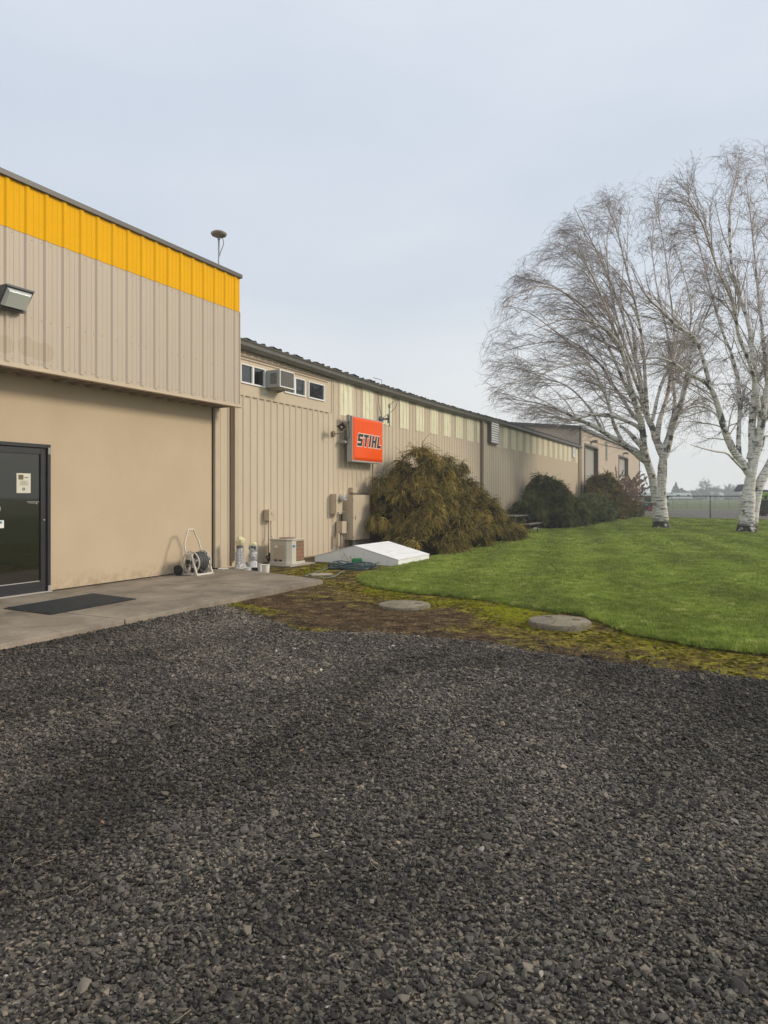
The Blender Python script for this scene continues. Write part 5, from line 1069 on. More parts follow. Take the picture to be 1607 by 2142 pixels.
t2l=[
 LB([(1562,1121),(1562,1090),(1564,1050),(1569,1010),(1573,985)],T2,0,[.48,.35,.31,.27,.21,.19],16),
 LB([(1572,1112),(1576,1085),(1581,1050),(1589,1015),(1600,990),(1618,955),(1640,900),(1655,830),(1670,740),(1680,640),(1690,540)],T2,.6,[.22,.20,.19,.19,.18,.16,.14,.11,.08,.05,.02],24),
 LB([(1570,992),(1558,975),(1545,958),(1532,938),(1518,905),(1509,875),(1502,850),(1495,828),(1484,808),(1466,794),(1442,781),(1405,757),(1370,748),(1330,755)],T2,-1.5,[.20,.17,.15,.14,.12,.105,.09,.075,.06,.04,.02],26),
 LB([(1495,830),(1488,815),(1476,770),(1457,712),(1414,680),(1384,649),(1362,630),(1340,600),(1322,560)],T2,-2.0,[.10,.09,.08,.07,.06,.045,.03,.015],22),
 LB([(1572,990),(1578,962),(1586,935),(1592,905),(1598,860),(1606,800),(1618,720),(1630,640),(1625,540),(1615,440),(1600,360)],T2,-1.0,[.20,.17,.15,.13,.11,.09,.07,.05,.03,.015],24),
 LB([(1575,975),(1575,930),(1573,895),(1577,847),(1580,790),(1573,731),(1565,672),(1542,606),(1529,540),(1527,476),(1528,418),(1545,350)],T2,1.0,[.20,.17,.15,.13,.11,.095,.08,.06,.045,.03,.015],26),
 LB([(1548,966),(1545,930),(1546,895),(1548,856),(1545,800),(1530,740),(1510,690),(1490,620),(1470,540),(1450,470)],T2,3.0,[.10,.09,.08,.07,.06,.05,.035,.02],22),
 LB([(1560,985),(1548,975),(1535,962),(1520,948),(1500,945),(1470,938),(1445,930)],T2,-2.0,[.07,.06,.045,.035,.025,.012],14),
 LB([(1580,945),(1590,880),(1575,780),(1545,700),(1535,640),(1500,560),(1470,470),(1440,420)],T2,-4.0,[.10,.09,.08,.06,.045,.03,.015],22),
 LB([(1590,900),(1605,830),(1600,740),(1590,650),(1580,550),(1570,450),(1560,370)],T2,4.0,[.10,.09,.07,.055,.04,.025,.012],22),
 LB([(1567,960),(1590,890),(1640,820),(1700,760),(1760,720),(1830,700)],T2,1.0,[.12,.10,.08,.06,.035,.015],20),
 LB([(1600,880),(1650,780),(1710,680),(1760,590),(1800,520)],T2,-2.0,[.10,.08,.06,.04,.015],18),
 LB([(1620,950),(1680,880),(1750,830),(1830,810)],T2,3.0,[.11,.09,.05,.02],16),
 LB([(1510,880),(1490,860),(1460,850),(1430,860),(1400,880)],T2,2.5,[.06,.05,.035,.025,.012],14),
]
env2=[(1285,620),(1290,540),(1335,470),(1370,380),(1420,330),(1480,310),(1560,295),(1650,290),(1760,330),(1860,430),(1930,600),(1940,760),(1880,860),(1740,930),(1640,970),(1600,985),(1540,975),(1480,955),(1430,945),(1400,900),(1370,820),(1320,790)]
b2=gp(1563,1118,.06); birch('birch_tree','bare white birch at the right edge with two stems and a taller crown',b2,t2l,33,env2,.95,group='bare white birches on the lawn')
# ------------------------------------------------------------------ SHRUBS
def foliage_mat(name,stops):
    t=NT(name); a=t.attr('tint'); n=t.noise(t.pos(),1.6,4,.6); f=t.math('ADD',a,t.math('MULTIPLY',t.math('SUBTRACT',n,.5),.7)); t.color(t.ramp(f,stops)); t.set(.75,0,.2); return t.m
m_gold=foliage_mat('golden_thread_foliage',[(0,(.045,.038,.012)),(.35,(.145,.112,.028)),(.65,(.29,.215,.052)),(.88,(.46,.335,.085)),(1,(.56,.44,.15))])
m_dkg=foliage_mat('dark_thread_foliage',[(0,(.024,.030,.011)),(.5,(.068,.080,.024)),(.85,(.15,.15,.045)),(1,(.24,.21,.06))])
m_red=foliage_mat('russet_foliage',[(0,(.035,.030,.010)),(.4,(.10,.080,.022)),(.75,(.20,.145,.040)),(1,(.33,.23,.07))])
m_lgr=foliage_mat('juniper_foliage',[(0,(.035,.046,.016)),(.4,(.11,.135,.045)),(.8,(.24,.26,.10)),(1,(.40,.41,.19))])
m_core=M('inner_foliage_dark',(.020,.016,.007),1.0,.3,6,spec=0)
def shrub(label,lobes,mat,nf,seed,strand=.42,w=.006,group=None,cat='shrub',droop=-.20,fork=7,name='weeping_shrub',per=14):
    rng=np.random.default_rng(seed); c0=lobes[0]; th=thing(name,label,cat,(c0[0],c0[1],.05),group)
    A_=np.array(lobes,float); wts=A_[:,3]*A_[:,4]+A_[:,4]*A_[:,5]+A_[:,3]*A_[:,5]; li=rng.choice(len(A_),nf,p=wts/wts.sum())
    nc=max(12,int(nf/per)); cl=rng.choice(len(A_),nc,p=wts/wts.sum()); cn=unit(rng.normal(size=(nc,3))); cn[:,2]=np.abs(cn[:,2])*1.05-.10; cn=unit(cn)
    Cc=A_[cl,:3]+cn*A_[cl,3:6]*rng.uniform(.86,1.12,nc)[:,None]; Cn=unit(cn/A_[cl,3:6]); ins=np.zeros(nc,bool)
    for a in A_: ins|=((((Cc-a[:3])/a[3:6])**2).sum(1)<.70)
    ok=(~ins)&(Cc[:,2]>.12); Cc=Cc[ok]; Cn=Cn[ok]; nc=len(Cc); ctint=rng.normal(0,.12,nc)+.26*(vnoise(Cc[:,0]*1.3+Cc[:,2]*1.5,Cc[:,1]*1.3,1.0,2)-.5)*2; cs=rng.uniform(.65,1.25,nc)
    ci=np.repeat(np.arange(nc),per); nf=len(ci); cs=cs[ci]; P=Cc[ci]+rng.normal(0,.05,(nf,3))*strand*2; N=Cn[ci]; P[:,0]=np.maximum(P[:,0],XW+.08); P[:,2]=np.maximum(P[:,2],.05)
    d=unit(N*.55+rng.normal(0,.45,N.shape)*np.array([1,1,.35])+np.array([0,0,.22])); ft=np.clip(.36+ctint[ci]+rng.normal(0,.07,nf),0,1)
    P2=np.repeat(P,fork,0); D=unit(np.repeat(d,fork,0)+rng.normal(0,.22,(nf*fork,3))); L=rng.uniform(.5,1.15,nf*fork)*strand*np.repeat(cs,fork)
    B=grow(P2-D*.06,D,L,6,rng,up=droop,wob=.07); B[:,:,2]=np.maximum(B[:,:,2],.05); B[:,:,0]=np.maximum(B[:,:,0],XW+.05)
    # flat little sprays: ribbons
    T=unit(np.gradient(B,axis=1)); S=unit(np.cross(T,rng.normal(size=(len(B),1,3)))); ww=w*np.array([.8,1,1.1,1.0,.8,.25])[None,:,None]
    Vv=np.stack([B-S*ww,B+S*ww],2).reshape(-1,3); K=6; i=np.arange(K-1)*2; q=np.stack([i,i+1,i+3,i+2],-1); F=(q[None]+(np.arange(len(B))*K*2)[:,None,None]).reshape(-1,4)
    tt=np.clip(np.repeat(ft,fork)[:,None]+np.linspace(-.30,.32,K)[None]+rng.normal(0,.08,(len(B),1)),0,1); tt=np.repeat(tt[:,:,None],2,2).ravel()
    # side threads
    p1,t1=emit(B,3,.25,rng); d1=unit(t1*.7+rng.normal(0,.5,p1.shape)+np.array([0,0,-.25])); B1=grow(p1,d1,rng.uniform(.06,.16,len(p1)),3,rng,up=-.4,wob=.08); B1[:,:,0]=np.maximum(B1[:,:,0],XW+.05); S1=unit(np.cross(unit(np.gradient(B1,axis=1)),rng.normal(size=(len(B1),1,3)))); w1=w*.75*np.array([1,.9,.2])[None,:,None]
    V1=np.stack([B1-S1*w1,B1+S1*w1],2).reshape(-1,3); i=np.arange(2)*2; q=np.stack([i,i+1,i+3,i+2],-1); F1=(q[None]+(np.arange(len(B1))*6)[:,None,None]).reshape(-1,4)
    t1_=np.clip(np.repeat(np.repeat(ft,fork),3)[:,None]+np.array([.0,.15,.32])[None]+rng.normal(0,.1,(len(B1),1)),0,1); t1_=np.repeat(t1_[:,:,None],2,2).ravel()
    npmesh('foliage',np.concatenate([Vv,V1]),np.concatenate([F,F1+len(Vv)]),mat,th,False,{'tint':np.concatenate([tt,t1_])})
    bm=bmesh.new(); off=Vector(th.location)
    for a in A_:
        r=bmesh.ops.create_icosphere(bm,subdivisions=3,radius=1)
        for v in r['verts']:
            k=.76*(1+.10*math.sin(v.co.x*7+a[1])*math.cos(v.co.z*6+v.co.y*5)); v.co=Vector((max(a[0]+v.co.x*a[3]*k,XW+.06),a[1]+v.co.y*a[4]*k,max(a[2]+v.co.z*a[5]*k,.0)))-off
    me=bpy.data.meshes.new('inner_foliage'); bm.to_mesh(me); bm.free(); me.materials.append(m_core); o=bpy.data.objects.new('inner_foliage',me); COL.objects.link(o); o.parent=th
    # a few bare stems
    mb=MB(); rr=random.Random(seed)
    for k in range(4):
        a=A_[rr.randrange(len(A_))]; mb.tube([(a[0],a[1],.0),(a[0]+rr.uniform(-.1,.1),a[1]+rr.uniform(-.2,.2),a[2]*.7),(a[0]+rr.uniform(-.2,.3),a[1]+rr.uniform(-.4,.4),a[2]+a[5]*.7)],[.05,.035,.012],6)
    mb.build('stem',m_leg,th,smooth=True); print('shrub',len(B)); return th
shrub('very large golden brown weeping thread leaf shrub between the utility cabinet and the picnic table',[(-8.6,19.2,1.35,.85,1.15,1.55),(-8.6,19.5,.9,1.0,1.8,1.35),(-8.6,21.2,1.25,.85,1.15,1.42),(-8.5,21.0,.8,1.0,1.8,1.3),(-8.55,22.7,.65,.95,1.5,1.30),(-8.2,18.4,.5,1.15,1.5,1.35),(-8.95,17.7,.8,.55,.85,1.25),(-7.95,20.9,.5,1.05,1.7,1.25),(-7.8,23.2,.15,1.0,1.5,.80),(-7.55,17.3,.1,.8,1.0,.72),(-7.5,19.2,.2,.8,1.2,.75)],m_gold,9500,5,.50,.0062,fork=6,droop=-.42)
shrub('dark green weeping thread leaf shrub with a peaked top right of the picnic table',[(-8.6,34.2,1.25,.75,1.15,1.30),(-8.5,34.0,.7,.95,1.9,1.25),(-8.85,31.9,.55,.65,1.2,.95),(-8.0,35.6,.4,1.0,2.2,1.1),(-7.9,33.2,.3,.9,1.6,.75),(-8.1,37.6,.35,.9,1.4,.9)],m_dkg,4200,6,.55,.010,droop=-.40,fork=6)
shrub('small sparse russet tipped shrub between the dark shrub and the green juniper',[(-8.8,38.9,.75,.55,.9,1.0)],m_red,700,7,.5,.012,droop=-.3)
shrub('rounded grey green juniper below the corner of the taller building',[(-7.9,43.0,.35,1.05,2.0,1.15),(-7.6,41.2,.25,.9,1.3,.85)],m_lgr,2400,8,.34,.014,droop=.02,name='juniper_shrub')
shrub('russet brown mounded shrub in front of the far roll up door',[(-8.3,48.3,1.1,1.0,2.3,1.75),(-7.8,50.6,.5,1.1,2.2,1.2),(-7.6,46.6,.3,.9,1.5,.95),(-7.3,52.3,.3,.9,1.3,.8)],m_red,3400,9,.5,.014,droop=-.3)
# thin leafy shrub with reddish leaves
def leafy(label,c,h,r,n,mat,seed,name='leafy_shrub',cat='shrub',leaf=.05,group=None,trunk_r=.03,stems=6):
    rng=np.random.default_rng(seed); th=thing(name,label,cat,(c[0],c[1],0),group)
    p0=np.repeat(np.array([[c[0],c[1],.0]]),stems,0); d0=unit(np.stack([rng.normal(0,.22,stems),rng.normal(0,.22,stems),np.ones(stems)],-1)); B=grow(p0,d0,np.full(stems,h)*rng.uniform(.7,1,stems),8,rng,wob=.06)
    v,f=tubes(B,np.linspace(trunk_r,trunk_r*.25,8)[None]*np.ones((stems,1)),5); p1,t1=emit(B,14,.2,rng); B1=grow(p1,unit(t1*.5+rng.normal(0,.6,p1.shape)),rng.uniform(.3,1,len(p1))*r,5,rng,up=.02); v1,f1=tubes(B1,np.linspace(trunk_r*.3,trunk_r*.12,5)[None]*np.ones((len(B1),1)),3)
    npmesh('stems',np.concatenate([v,v1]),np.concatenate([f,f1+len(v)]),m_leg,th)
    p2,_=emit(B1,max(2,n//len(B1)),.2,rng); p2=p2+rng.normal(0,.03,p2.shape); a=unit(rng.normal(size=p2.shape)); b=unit(np.cross(a,rng.normal(size=p2.shape))); s=leaf*rng.uniform(.6,1.3,len(p2))[:,None]
    V=np.stack([p2-a*s,p2-b*s*.4,p2+a*s,p2+b*s*.4],1).reshape(-1,3); F=np.arange(len(V)).reshape(-1,4); npmesh('leaves',V,F,mat,th,False,{'tint':np.repeat(np.clip(rng.normal(.5,.25,len(p2)),0,1),4)}); return th
m_pink=foliage_mat('reddish_leaves',[(0,(.10,.075,.04)),(.5,(.28,.19,.13)),(1,(.60,.44,.36))])
leafy('thin open shrub with reddish leaves against the far corner of the taller building',(-8.5,63.0),3.7,1.5,5200,m_pink,12,leaf=.11,stems=9)
leafy('thin open shrub with reddish leaves against the second roll up door',(-8.6,58.6),3.0,1.2,2600,m_pink,13,leaf=.10,stems=8)
# ------------------------------------------------------------------ FENCES
m_post=M('dark_fence_post',(.075,.08,.085),.5,.1); 
def chain_mat():
    t=NT('chain_link'); out=t.n['Material Output']; uv=t.new('ShaderNodeUVMap'); uv.uv_map='UVMap'; s=t.sep(uv.outputs[0]); c=None
    for sg_ in ('ADD','SUBTRACT'):
        d=t.math('ABSOLUTE',t.math('SUBTRACT',t.math('FRACT',t.math('MULTIPLY',t.math(sg_,s[0],s[1]),9.0)),.5)); k=t.math('LESS_THAN',d,.045); c=k if c is None else t.math('MAXIMUM',c,k)
    tr=t.new('ShaderNodeBsdfTransparent'); mx=t.new('ShaderNodeMixShader'); t.color((.10,.105,.11)); t.set(.5,.3); t.link(c,mx.inputs[0]); t.link(tr.outputs[0],mx.inputs[1]); t.link(t.b.outputs[0],mx.inputs[2]); t.link(mx.outputs[0],out.inputs['Surface']); return t.m
m_chain=chain_mat()
def mesh_panel(a,b,z0,z1,par):
    me=bpy.data.meshes.new('wire_mesh'); off=wloc(par); me.from_pydata([(a[0]-off.x,a[1]-off.y,z0),(b[0]-off.x,b[1]-off.y,z0),(b[0]-off.x,b[1]-off.y,z1),(a[0]-off.x,a[1]-off.y,z1)],[],[(0,1,2,3)])
    L=math.hypot(b[0]-a[0],b[1]-a[1]); uv=me.uv_layers.new(name='UVMap'); 
    for l,(u,v) in zip(uv.data,((0,z0),(L,z0),(L,z1),(0,z1))): l.uv=(u,v)
    me.materials.append(m_chain); o=bpy.data.objects.new('wire_mesh',me); COL.objects.link(o); o.parent=par
FH=1.62; f1=thing('chain_link_fence','dark chain link fence across the far side of the lawn','fence',(fe0[0],fe0[1],0))
xs=[-8.3,-5.5,0,12,24,36]; xs=[-8.2,0,9.5,19,28.5]
for s_ in xs:
    q=fpt(s_); mb=MB(); mb.tube([(q[0],q[1],0),(q[0],q[1],FH+.03)],.04,8); mb.lathe([(.045,FH+.03),(.03,FH+.06),(.0,FH+.07)],(q[0],q[1],0),8); mb.build('post',m_post,f1,smooth=True)
q0,q1=fpt(-8.2),fpt(28.5); mb=MB(); mb.tube([(q0[0],q0[1],FH),(fpt(0)[0],fpt(0)[1],FH-.01),(q1[0],q1[1],FH-.05)],.03,8); mb.build('top_rail',m_post,f1,smooth=True); mesh_panel(q0,q1,.03,FH,f1)
T5=84.0; fa,fb_=P2(1290,T5),P2(1800,T5); f2=thing('wire_field_fence','low distant wire fence with many thin angled posts along the green field','fence',(fa[0],fa[1],0))
m_fp=M('pale_metal_post',(.22,.23,.23),.6,.1)
for i in range(18):
    q=P2(1320+29.3*i,T5); mb=MB(); mb.tube([(q[0],q[1],0),(q[0],q[1],1.22),(q[0]-.16*CA,q[1]-.16*SA,1.42)],.028,6); mb.build('post',m_fp,f2)
mb=MB(); mb.tube([(fa[0],fa[1],1.18),(fb_[0],fb_[1],1.18)],.018,5); 
for k,z in ((.07,1.28),(.13,1.36)): mb.tube([(fa[0]-k*CA,fa[1]-k*SA,z),(fb_[0]-k*CA,fb_[1]-k*SA,z)],.008,4)
mb.build('wire',m_fp,f2); mesh_panel(fa,fb_,.03,1.18,f2)
# ------------------------------------------------------------------ FARM MACHINES
U2=Vector((CA,SA,0)); W2=Vector((-SA,CA,0))
def F3(o,u,w,z): p=Vector(o)+U2*u+W2*w; return (p.x,p.y,z)
def fbox(mb,o,u0,u1,w0,w1,z0,z1):
    mb.add([F3(o,u,w,z) for z in (z0,z1) for u,w in ((u0,w0),(u1,w0),(u1,w1),(u0,w1))],[(0,3,2,1),(4,5,6,7),(0,1,5,4),(1,2,6,5),(2,3,7,6),(3,0,4,7)]); return mb
def fext(mb,o,poly,w0,w1):
    n=len(poly); return mb.add([F3(o,u,w0,z) for u,z in poly]+[F3(o,u,w1,z) for u,z in poly],[tuple(range(n))[::-1],tuple(range(n,2*n))]+[(i,(i+1)%n,n+(i+1)%n,n+i) for i in range(n)])
def wheel(par,o,u,w,z,R_,wd,rim,name='wheel',lugs=18):
    mb=MB(); n=36; prof=[(R_*.60,-wd/2),(R_*.86,-wd/2),(R_*.97,-wd*.38),(R_,-wd*.2),(R_,wd*.2),(R_*.97,wd*.38),(R_*.86,wd/2),(R_*.60,wd/2)]
    vs=[]
    for r,h in prof:
        for j in range(n): a=2*math.pi*j/n; vs.append(F3(o,u+r*math.cos(a),w+h,z+r*math.sin(a)))
    mb.add(vs,[(i*n+j,i*n+(j+1)%n,(i+1)*n+(j+1)%n,(i+1)*n+j) for i in range(len(prof)-1) for j in range(n)])
    for j in range(lugs):
        a=2*math.pi*j/lugs; c_,s_=math.cos(a),math.sin(a); 
        for sd in (-1,1):
            P=[F3(o,u+(R_+e)*math.cos(a+da),w+sd*ww,z+(R_+e)*math.sin(a+da)) for ww,da in ((.02,.0),(wd*.48,.14)) for e,da2 in ((-.02,0),(.03,0))]
            Q=[F3(o,u+(R_+e)*math.cos(a+da+.07),w+sd*ww,z+(R_+e)*math.sin(a+da+.07)) for ww,da in ((.02,.0),(wd*.48,.14)) for e,da2 in ((-.02,0),(.03,0))]
            mb.add(P+Q,[(0,1,3,2),(4,6,7,5),(1,5,7,3),(0,4,5,1),(2,3,7,6)])
    wh=mb.build(name,M('tractor_tyre',(.022,.023,.026),.8,.2),par)
    mb=MB(); pr=[(R_*.61,-wd*.42),(R_*.56,-wd*.44),(R_*.50,-wd*.2),(R_*.22,-wd*.1),(R_*.20,-wd*.34),(.0,-wd*.36)]; vs=[]
    for r,h in pr:
        for j in range(n): a=2*math.pi*j/n; vs.append(F3(o,u+r*math.cos(a),w+h,z+r*math.sin(a)))
    mb.add(vs,[(i*n+j,i*n+(j+1)%n,(i+1)*n+(j+1)%n,(i+1)*n+j) for i in range(len(pr)-1) for j in range(n)]); mb.build('rim',rim,wh,smooth=False); return wh
# tractor
TT=57.0; o=P2(1607,TT); o=Vector((o[0],o[1],0)); tr=thing('tractor','lime green tractor with red wheel rims standing in the yard behind the right birch','tractor',tuple(o))
m_lime=M('lime_paint',(.30,.50,.02),.35,.06); m_rr=M('red_rim_paint',(.45,.02,.03),.4,.1)
wheel(tr,o,0,-.85,.66,.66,.42,m_rr); wheel(tr,o,0,.85,.66,.66,.42,m_rr); wheel(tr,o,2.75,-.9,.92,.92,.55,m_rr); wheel(tr,o,2.75,.9,.92,.92,.55,m_rr)
mb=MB(); fext(mb,o,[(-.75,1.30),(-.80,1.62),(-.70,1.82),(.2,1.95),(1.35,2.02),(1.35,1.30)],-.38,.38); mb.build('hood',m_lime,tr,bevel=.05)
mb=MB(); fext(mb,o,[(-.55,1.36),(-.3,1.36),(-.3,1.7),(-.5,1.66)],-.395,-.385); fbox(mb,o,-.1,1.1,-.395,-.385,1.42,1.6); mb.build('side_grille',m_black,tr)
mb=MB(); fbox(mb,o,-.65,3.1,-.28,.28,.65,1.29); fbox(mb,o,-.95,-.66,-.35,.35,.55,1.0); fbox(mb,o,-.08,.08,-.66,.66,.58,.74); mb.build('chassis',m_black,tr,bevel=.03)
mb=MB(); fext(mb,o,[(1.36,1.95),(1.45,2.75),(2.95,2.75),(3.15,1.75),(2.2,1.3),(1.36,1.3)],-.68,.68); mb.build('cab_glass',M('cab_glass_dark',(.03,.04,.045),.06,.1,spec=.6),tr,bevel=.03)
mb=MB(); fbox(mb,o,1.3,3.15,-.78,.78,2.755,2.92); mb.build('cab_roof',m_lime,tr,bevel=.05)
mb=MB()
for w_ in (-.71,.71):
    for (a,b) in (((1.36,1.3),(1.45,2.75)),((3.15,1.75),(2.95,2.75)),((2.2,1.3),(2.25,2.75))): mb.tube([F3(o,a[0],w_,a[1]),F3(o,b[0],w_,b[1])],.035,6)
pieces(mb,'cab_pillar',m_black,tr)
mb=MB()
for w_ in (-.9,.9):
    pp=[(2.75+1.05*math.cos(a),.92+1.05*math.sin(a)) for a in np.linspace(.2,2.9,10)]; pp+= [(2.75+.99*math.cos(a),.92+.99*math.sin(a)) for a in np.linspace(2.9,.2,10)]; fext(mb,o,pp,w_-.28,w_+.28)
pieces(mb,'fender',m_lime,tr)
mb=MB()
for w_ in (-.5,.5): fext(mb,o,[(1.2,1.45),(1.2,1.65),(-.4,2.12),(-1.35,2.18),(-1.75,2.02),(-1.75,1.9),(-1.35,2.0),(-.4,1.95)],w_-.06,w_+.06)
pieces(mb,'loader_arm',M('loader_grey',(.09,.095,.10),.5,.1),tr)
mb=MB(); fext(mb,o,[(-2.38,2.02),(-2.22,1.99),(-1.75,2.05),(-1.62,2.55),(-1.85,2.60),(-2.02,2.56)],-.95,.95); mb.build('loader_bucket',M('dark_blue_steel',(.018,.022,.035),.45,.1),tr,bevel=.02)
mb=MB(); mb.tube([F3(o,.9,-.42,1.9),F3(o,.9,-.42,2.85)],.045,8); mb.build('exhaust',m_pvc,tr)
# green wagon
TW=76.0; o=P2(1368,TW); o=Vector((o[0],o[1],0)); gw=thing('farm_wagon','dark green farm hopper wagon with a red wheel behind the left birch trunk','farm wagon',tuple(o))
m_dg=M('dark_green_paint',(.015,.085,.065),.5,.15)
mb=MB(); fext(mb,o,[(-1.35,1.55),(1.4,1.55),(.9,.95),(-.55,.95)],-.8,.8); fext(mb,o,[(-1.38,1.54),(-1.2,1.6),(1.3,1.6),(1.42,1.54)],-.85,.85); mb.build('hopper',m_dg,gw)
mb=MB(); fbox(mb,o,-1.35,1.4,-.6,.6,.52,.88); fbox(mb,o,-1.5,-1.2,-.5,.5,.35,.55); fbox(mb,o,1.4,1.65,-.1,.1,.5,.62); mb.build('body',m_dg,gw,bevel=.02)
mb=MB(); 
for a in (-1.05,.55,.85): fbox(mb,o,a,a+.10,-.615,-.602,.62,.74)
pieces(mb,'reflector',m_white,gw)
wheel(gw,o,-.75,-.72,.33,.33,.2,m_rr,lugs=10); wheel(gw,o,-.75,.72,.33,.33,.2,m_rr,lugs=10); wheel(gw,o,.9,.72,.33,.33,.2,m_rr,lugs=10)
mb=MB(); mb.tube([F3(o,-.62,-.95,0),F3(o,-.28,-.95,1.55)],.035,8); mb.tube([F3(o,-1.45,-.95,1.55),F3(o,-.25,-.95,1.55)],.03,8); mb.build('red_strut',M('faded_red_steel',(.34,.14,.12),.6,.1),gw)
mb=MB(); fbox(mb,o,-.3,1.2,-1.6,-1.4,.0,.09); tag(mb.build('timber_beam',M('pale_timber',(.45,.42,.36),.8,.1)),'pale timber beam lying on the yard in front of the green wagon','beam')
# ------------------------------------------------------------------ FAR DISTANCE
m_fw=M('far_white_cladding',(.72,.74,.75),.6,.05); m_fr=M('far_pale_roof',(.50,.52,.53),.6,.1); m_fdk=M('far_window_dark',(.05,.06,.07),.4,.1)
def house(label,px,t_,w,d,h,rh,cat='building',wall=m_fw,roof=m_fr,name='distant_building',group=None):
    q=P2(px,t_); o=Vector((q[0],q[1],0)); th=thing(name,label,cat,tuple(o),group)
    mb=MB(); fbox(mb,o,-w/2,w/2,0,d,-.1,h); mb.build('wall',wall,th)
    mb=MB(); e=.4; mb.add([F3(o,-w/2-e,-e,h),F3(o,w/2+e,-e,h),F3(o,w/2+e,d/2,h+rh),F3(o,-w/2-e,d/2,h+rh),F3(o,w/2+e,d+e,h),F3(o,-w/2-e,d+e,h)],[(0,1,2,3),(3,2,4,5),(1,4,2),(0,3,5),(0,5,4,1)]); mb.build('roof',roof,th)
    k=max(2,int(w/6)); 
    for i in range(k):
        u=-w/2+w*(i+.5)/k; mb=MB(); fbox(mb,o,u-.7,u+.7,-.06,-.01,h*.35,h*.8); mb.build('window',m_fdk,th)
    return th
G_='low pale buildings on the horizon'
house('long low pale roofed barn on the horizon left of the left birch trunk',1356,240,14,12,2.6,1.6,group=G_)
house('small white house among the distant trees left of the right birch',1503,330,5,7,2.2,1.6,group=G_,cat='house',name='distant_house')
house('pale low shed on the horizon just right of the left birch trunk',1399,300,8,5,1.6,.6,group=G_)
def van(label,px,t_,L,h,group):
    q=P2(px,t_); o=Vector((q[0],q[1],0)); th=thing('parked_camper',label,'camper',tuple(o),group)
    mb=MB(); fext(mb,o,[(-L/2,.5),(L/2,.5),(L/2,h*.6),(L/2-.7,h),(-L/2,h)],0,2.2); mb.build('body',m_fw,th,bevel=.1)
    mb=MB(); fbox(mb,o,-L/2+.6,-L/2+1.8,-.05,-.01,h*.5,h*.8); fbox(mb,o,L/2-2.2,L/2-1.2,-.05,-.01,h*.5,h*.8); pieces(mb,'window',m_fdk,th)
    mb=MB(); fbox(mb,o,-L/2+1,-L/2+1.7,-.05,.2,0,.6); fbox(mb,o,L/2-1.8,L/2-1.1,-.05,.2,0,.6); pieces(mb,'wheel',m_black,th)
van('white camper parked on the horizon below the distant evergreen',1431,280,7,2.9,'white campers on the horizon'); van('smaller white camper parked on the horizon beside the left birch trunk',1403,290,4,2.4,'white campers on the horizon')
m_ft=M('far_bare_twigs',(.09,.08,.075),.9,.1)
def fartree(label,px,t_,h,r,seed,bushy=.5,name='distant_tree',group='trees on the horizon'):
    rng=np.random.default_rng(seed); q=P2(px,t_); th=thing(name,label,'tree',(q[0],q[1],0),group)
    p0=np.array([[q[0],q[1],0]]*3); B=grow(p0,np.array([[rng.normal(0,.12),rng.normal(0,.12),1] for _ in range(3)]),np.array([h*.75]*3),8,rng,wob=.06)
    p1,t1=emit(B,14,.22,rng); C=np.array([q[0],q[1],h*.5]); B1=grow(p1,unit(t1*.5+unit(p1-C)*.35+rng.normal(0,.55,p1.shape)),rng.uniform(.35,.9,len(p1))*r,6,rng,wob=.12,up=.04)
    p2,t2=emit(B1,14,.1,rng); B2=grow(p2,unit(t2*.6+rng.normal(0,.6,p2.shape)),rng.uniform(.15,.4,len(p2))*r,4,rng,wob=.15)
    p3,t3=emit(B2,4,.1,rng); B3=grow(p3,unit(t3*.5+rng.normal(0,.7,p3.shape)),rng.uniform(.1,.22,len(p3))*r,3,rng,wob=.15)
    parts=[tubes(B,np.linspace(.030*h,.008*h,8)[None]*np.ones((3,1)),6),tubes(B1,np.linspace(.010*h,.004*h,6)[None]*np.ones((len(B1),1)),4),tubes(B2,np.linspace(.0035*h,.002*h,4)[None]*np.ones((len(B2),1)),3),tubes(B3,np.full((len(B3),3),.0016*h),3)]
    V=[];F=[];o=0
    for v,f in parts: V.append(v);F.append(f+o);o+=len(v)
    npmesh('trunk',V[0],F[0],m_ft,th); npmesh('crown',np.concatenate(V[1:]),np.concatenate([F[1]-len(V[0]),F[2]-len(V[0]),F[3]-len(V[0])]),m_ft,th); return th
def farbush(name,label,px,t_,w,h,n,mat,seed,leaf=.35,cone=False,k='tree',group='trees on the horizon'):
    rng=np.random.default_rng(seed); q=P2(px,t_); th=thing(name,label,k,(q[0],q[1],0),group); z=rng.uniform(.02,1,n); prof=(1-z)*.95+.05 if cone else np.sqrt(np.clip(1-(2*z-1)**2,0,1)); nb=5; ph=rng.uniform(0,6,4)
    a=rng.uniform(0,6.28,n); rr=np.sqrt(rng.random(n))*prof*w/2*(1+.25*np.sin(a*3+ph[0]+z*5)); P=np.stack([q[0]+rr*np.cos(a),q[1]+rr*np.sin(a),z*h*(1+.10*np.sin(a*2+ph[1]))],-1)
    A1=unit(rng.normal(size=P.shape)); B1=unit(np.cross(A1,rng.normal(size=P.shape))); s=leaf*rng.uniform(.5,1.3,n)[:,None]; V=np.stack([P-A1*s,P-B1*s*.5,P+A1*s,P+B1*s*.5],1).reshape(-1,3); npmesh('crown',V,np.arange(len(V)).reshape(-1,4),mat,th)
    mb=MB(); mb.tube([(q[0],q[1],0),(q[0],q[1],h*.8)],[.25,.08],6); mb.build('trunk',m_ft,th); return th
m_fe=M('far_evergreen',(.035,.05,.035),.9,.2,.3); m_fh=M('far_hedge',(.055,.06,.05),.9,.2,.1)
farbush('distant_evergreen','spreading evergreen on the horizon right of the left birch trunk',1414,300,8.5,7.0,1500,m_fe,3,cone=True)
farbush('distant_evergreen','lower evergreen joined to the right side of the spreading one',1426,305,6,4.8,800,m_fe,4)
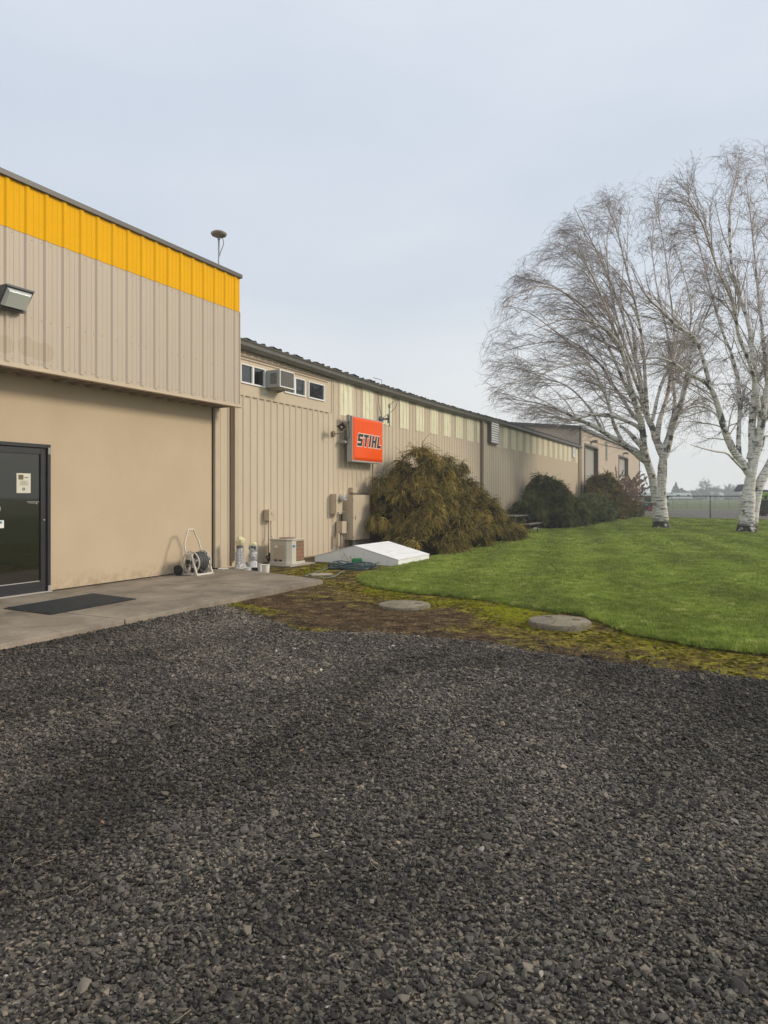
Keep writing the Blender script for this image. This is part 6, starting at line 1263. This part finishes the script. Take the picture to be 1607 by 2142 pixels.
fartree('tallest bare round crowned tree on the horizon between the two birches',1478,310,9.2,3.6,5)
fartree('lower bare tree just right of the tallest one on the horizon',1497,325,6.8,3.2,6); fartree('slim bare tree on the horizon left of the right birch',1527,330,8.4,2.4,7); fartree('bare tree on the horizon partly hidden by the right birch',1545,320,7.5,3.2,8)
# woodland belt
rng=np.random.default_rng(77); PB=[]
for i in range(150):
    px=rng.uniform(1180,1900); t_=rng.uniform(335,420); q=P2(px,t_); w=rng.uniform(7,16); h=rng.uniform(2.6,5.2)*(1+.25*math.sin(px*.03)); n=170
    z=rng.uniform(0,1,n); a=rng.uniform(0,6.28,n); r=np.sqrt(rng.random(n))*np.sqrt(np.clip(1-z**2,0,1))*w/2; PB.append(np.stack([q[0]+r*np.cos(a),q[1]+r*np.sin(a),z*h],-1))
P_=np.concatenate(PB); A1=unit(rng.normal(size=P_.shape)); B1=unit(np.cross(A1,rng.normal(size=P_.shape))); s=rng.uniform(.4,1.0,len(P_))[:,None]; V=np.stack([P_-A1*s,P_-B1*s*.5,P_+A1*s,P_+B1*s*.5],1).reshape(-1,3)
kind(npmesh('far_woodland',V,np.arange(len(V)).reshape(-1,4),m_fh),'stuff','hazy belt of hedges and trees along the horizon')
# ------------------------------------------------------------------ AIR, SKY, SUN, CAMERA
HAZE=.0015
me=MB(); me.box(-460,460,-160,500,-1.2,24); hz=me.build('haze',NT('haze_air').m)
t=hz.data.materials[0].node_tree; t.nodes.remove(t.nodes['Principled BSDF']); v=t.nodes.new('ShaderNodeVolumePrincipled'); v.inputs['Color'].default_value=(.90,.95,1,1); v.inputs['Density'].default_value=HAZE; v.inputs['Anisotropy'].default_value=.0
t.links.new(v.outputs[0],t.nodes['Material Output'].inputs['Volume']); kind(hz,'stuff','thin pale haze over the whole place')
w=bpy.data.worlds.new('World'); SC.world=w; w.use_nodes=True; n=w.node_tree.nodes; l=w.node_tree.links; bg=n['Background']
EL,AZ=R(26),R(62)   # sun height and bearing (clockwise from +y)
sky=n.new('ShaderNodeTexSky'); sky.sky_type='NISHITA'; sky.sun_disc=False; sky.sun_elevation=EL; sky.sun_rotation=AZ; sky.dust_density=5; sky.air_density=1.0
tc=n.new('ShaderNodeTexCoord'); sx=n.new('ShaderNodeSeparateXYZ'); l.new(tc.outputs['Generated'],sx.inputs[0])
rp=n.new('ShaderNodeValToRGB'); l.new(sx.outputs[2],rp.inputs[0]); r=rp.color_ramp
r.elements[0].position=0.0; r.elements[0].color=(8.6,8.7,8.7,1); r.elements[1].position=.75; r.elements[1].color=(6.6,7.2,8.0,1)
for p_,c_ in ((.10,(7.6,7.8,7.95)),(.28,(6.0,6.6,7.4)),(.5,(6.1,6.7,7.6))): e=r.elements.new(p_); e.color=(*c_,1)
mp=n.new('ShaderNodeMapping'); mp.inputs['Scale'].default_value=(1,1,3.2); l.new(tc.outputs['Generated'],mp.inputs[0]); nz=n.new('ShaderNodeTexNoise'); nz.inputs['Scale'].default_value=1.7; nz.inputs['Detail'].default_value=4; nz.inputs['Roughness'].default_value=.5; l.new(mp.outputs[0],nz.inputs['Vector'])
r2=n.new('ShaderNodeValToRGB'); l.new(nz.outputs['Fac'],r2.inputs[0]); r2.color_ramp.elements[0].position=.3; r2.color_ramp.elements[0].color=(.92,.935,.96,1); r2.color_ramp.elements[1].position=.7; r2.color_ramp.elements[1].color=(1.09,1.07,1.04,1)
mu=n.new('ShaderNodeMix'); mu.data_type='RGBA'; mu.blend_type='MULTIPLY'; mu.inputs[0].default_value=1; l.new(rp.outputs[0],mu.inputs[6]); l.new(r2.outputs[0],mu.inputs[7])
mx=n.new('ShaderNodeMix'); mx.data_type='RGBA'; mx.inputs[0].default_value=.90; l.new(sky.outputs[0],mx.inputs[6]); l.new(mu.outputs[2],mx.inputs[7]); l.new(mx.outputs[2],bg.inputs[0]); bg.inputs[1].default_value=.118
sl=bpy.data.lights.new('sun','SUN'); sl.energy=2.5; sl.angle=R(12); sl.color=(1,.87,.70); so=bpy.data.objects.new('sun',sl); COL.objects.link(so)
dv=Vector((math.sin(AZ)*math.cos(EL),math.cos(AZ)*math.cos(EL),math.sin(EL))); so.rotation_euler=dv.to_track_quat('Z','Y').to_euler()
cd=bpy.data.cameras.new('camera'); cd.sensor_fit='VERTICAL'; cd.sensor_height=36; cd.lens=CF/2142*36; cd.shift_y=-(1071-CH)/2142; cd.clip_end=3000; cd.clip_start=.05
co=bpy.data.objects.new('camera',cd); COL.objects.link(co); co.location=(0,0,CAMH); co.rotation_euler=(R(90),0,A); SC.camera=co
SC.view_settings.view_transform='Standard'; SC.view_settings.look='None'; SC.view_settings.exposure=0; SC.view_settings.gamma=1
SC.render.engine='CYCLES'; SC.cycles.volume_bounces=2; SC.cycles.transparent_max_bounces=12
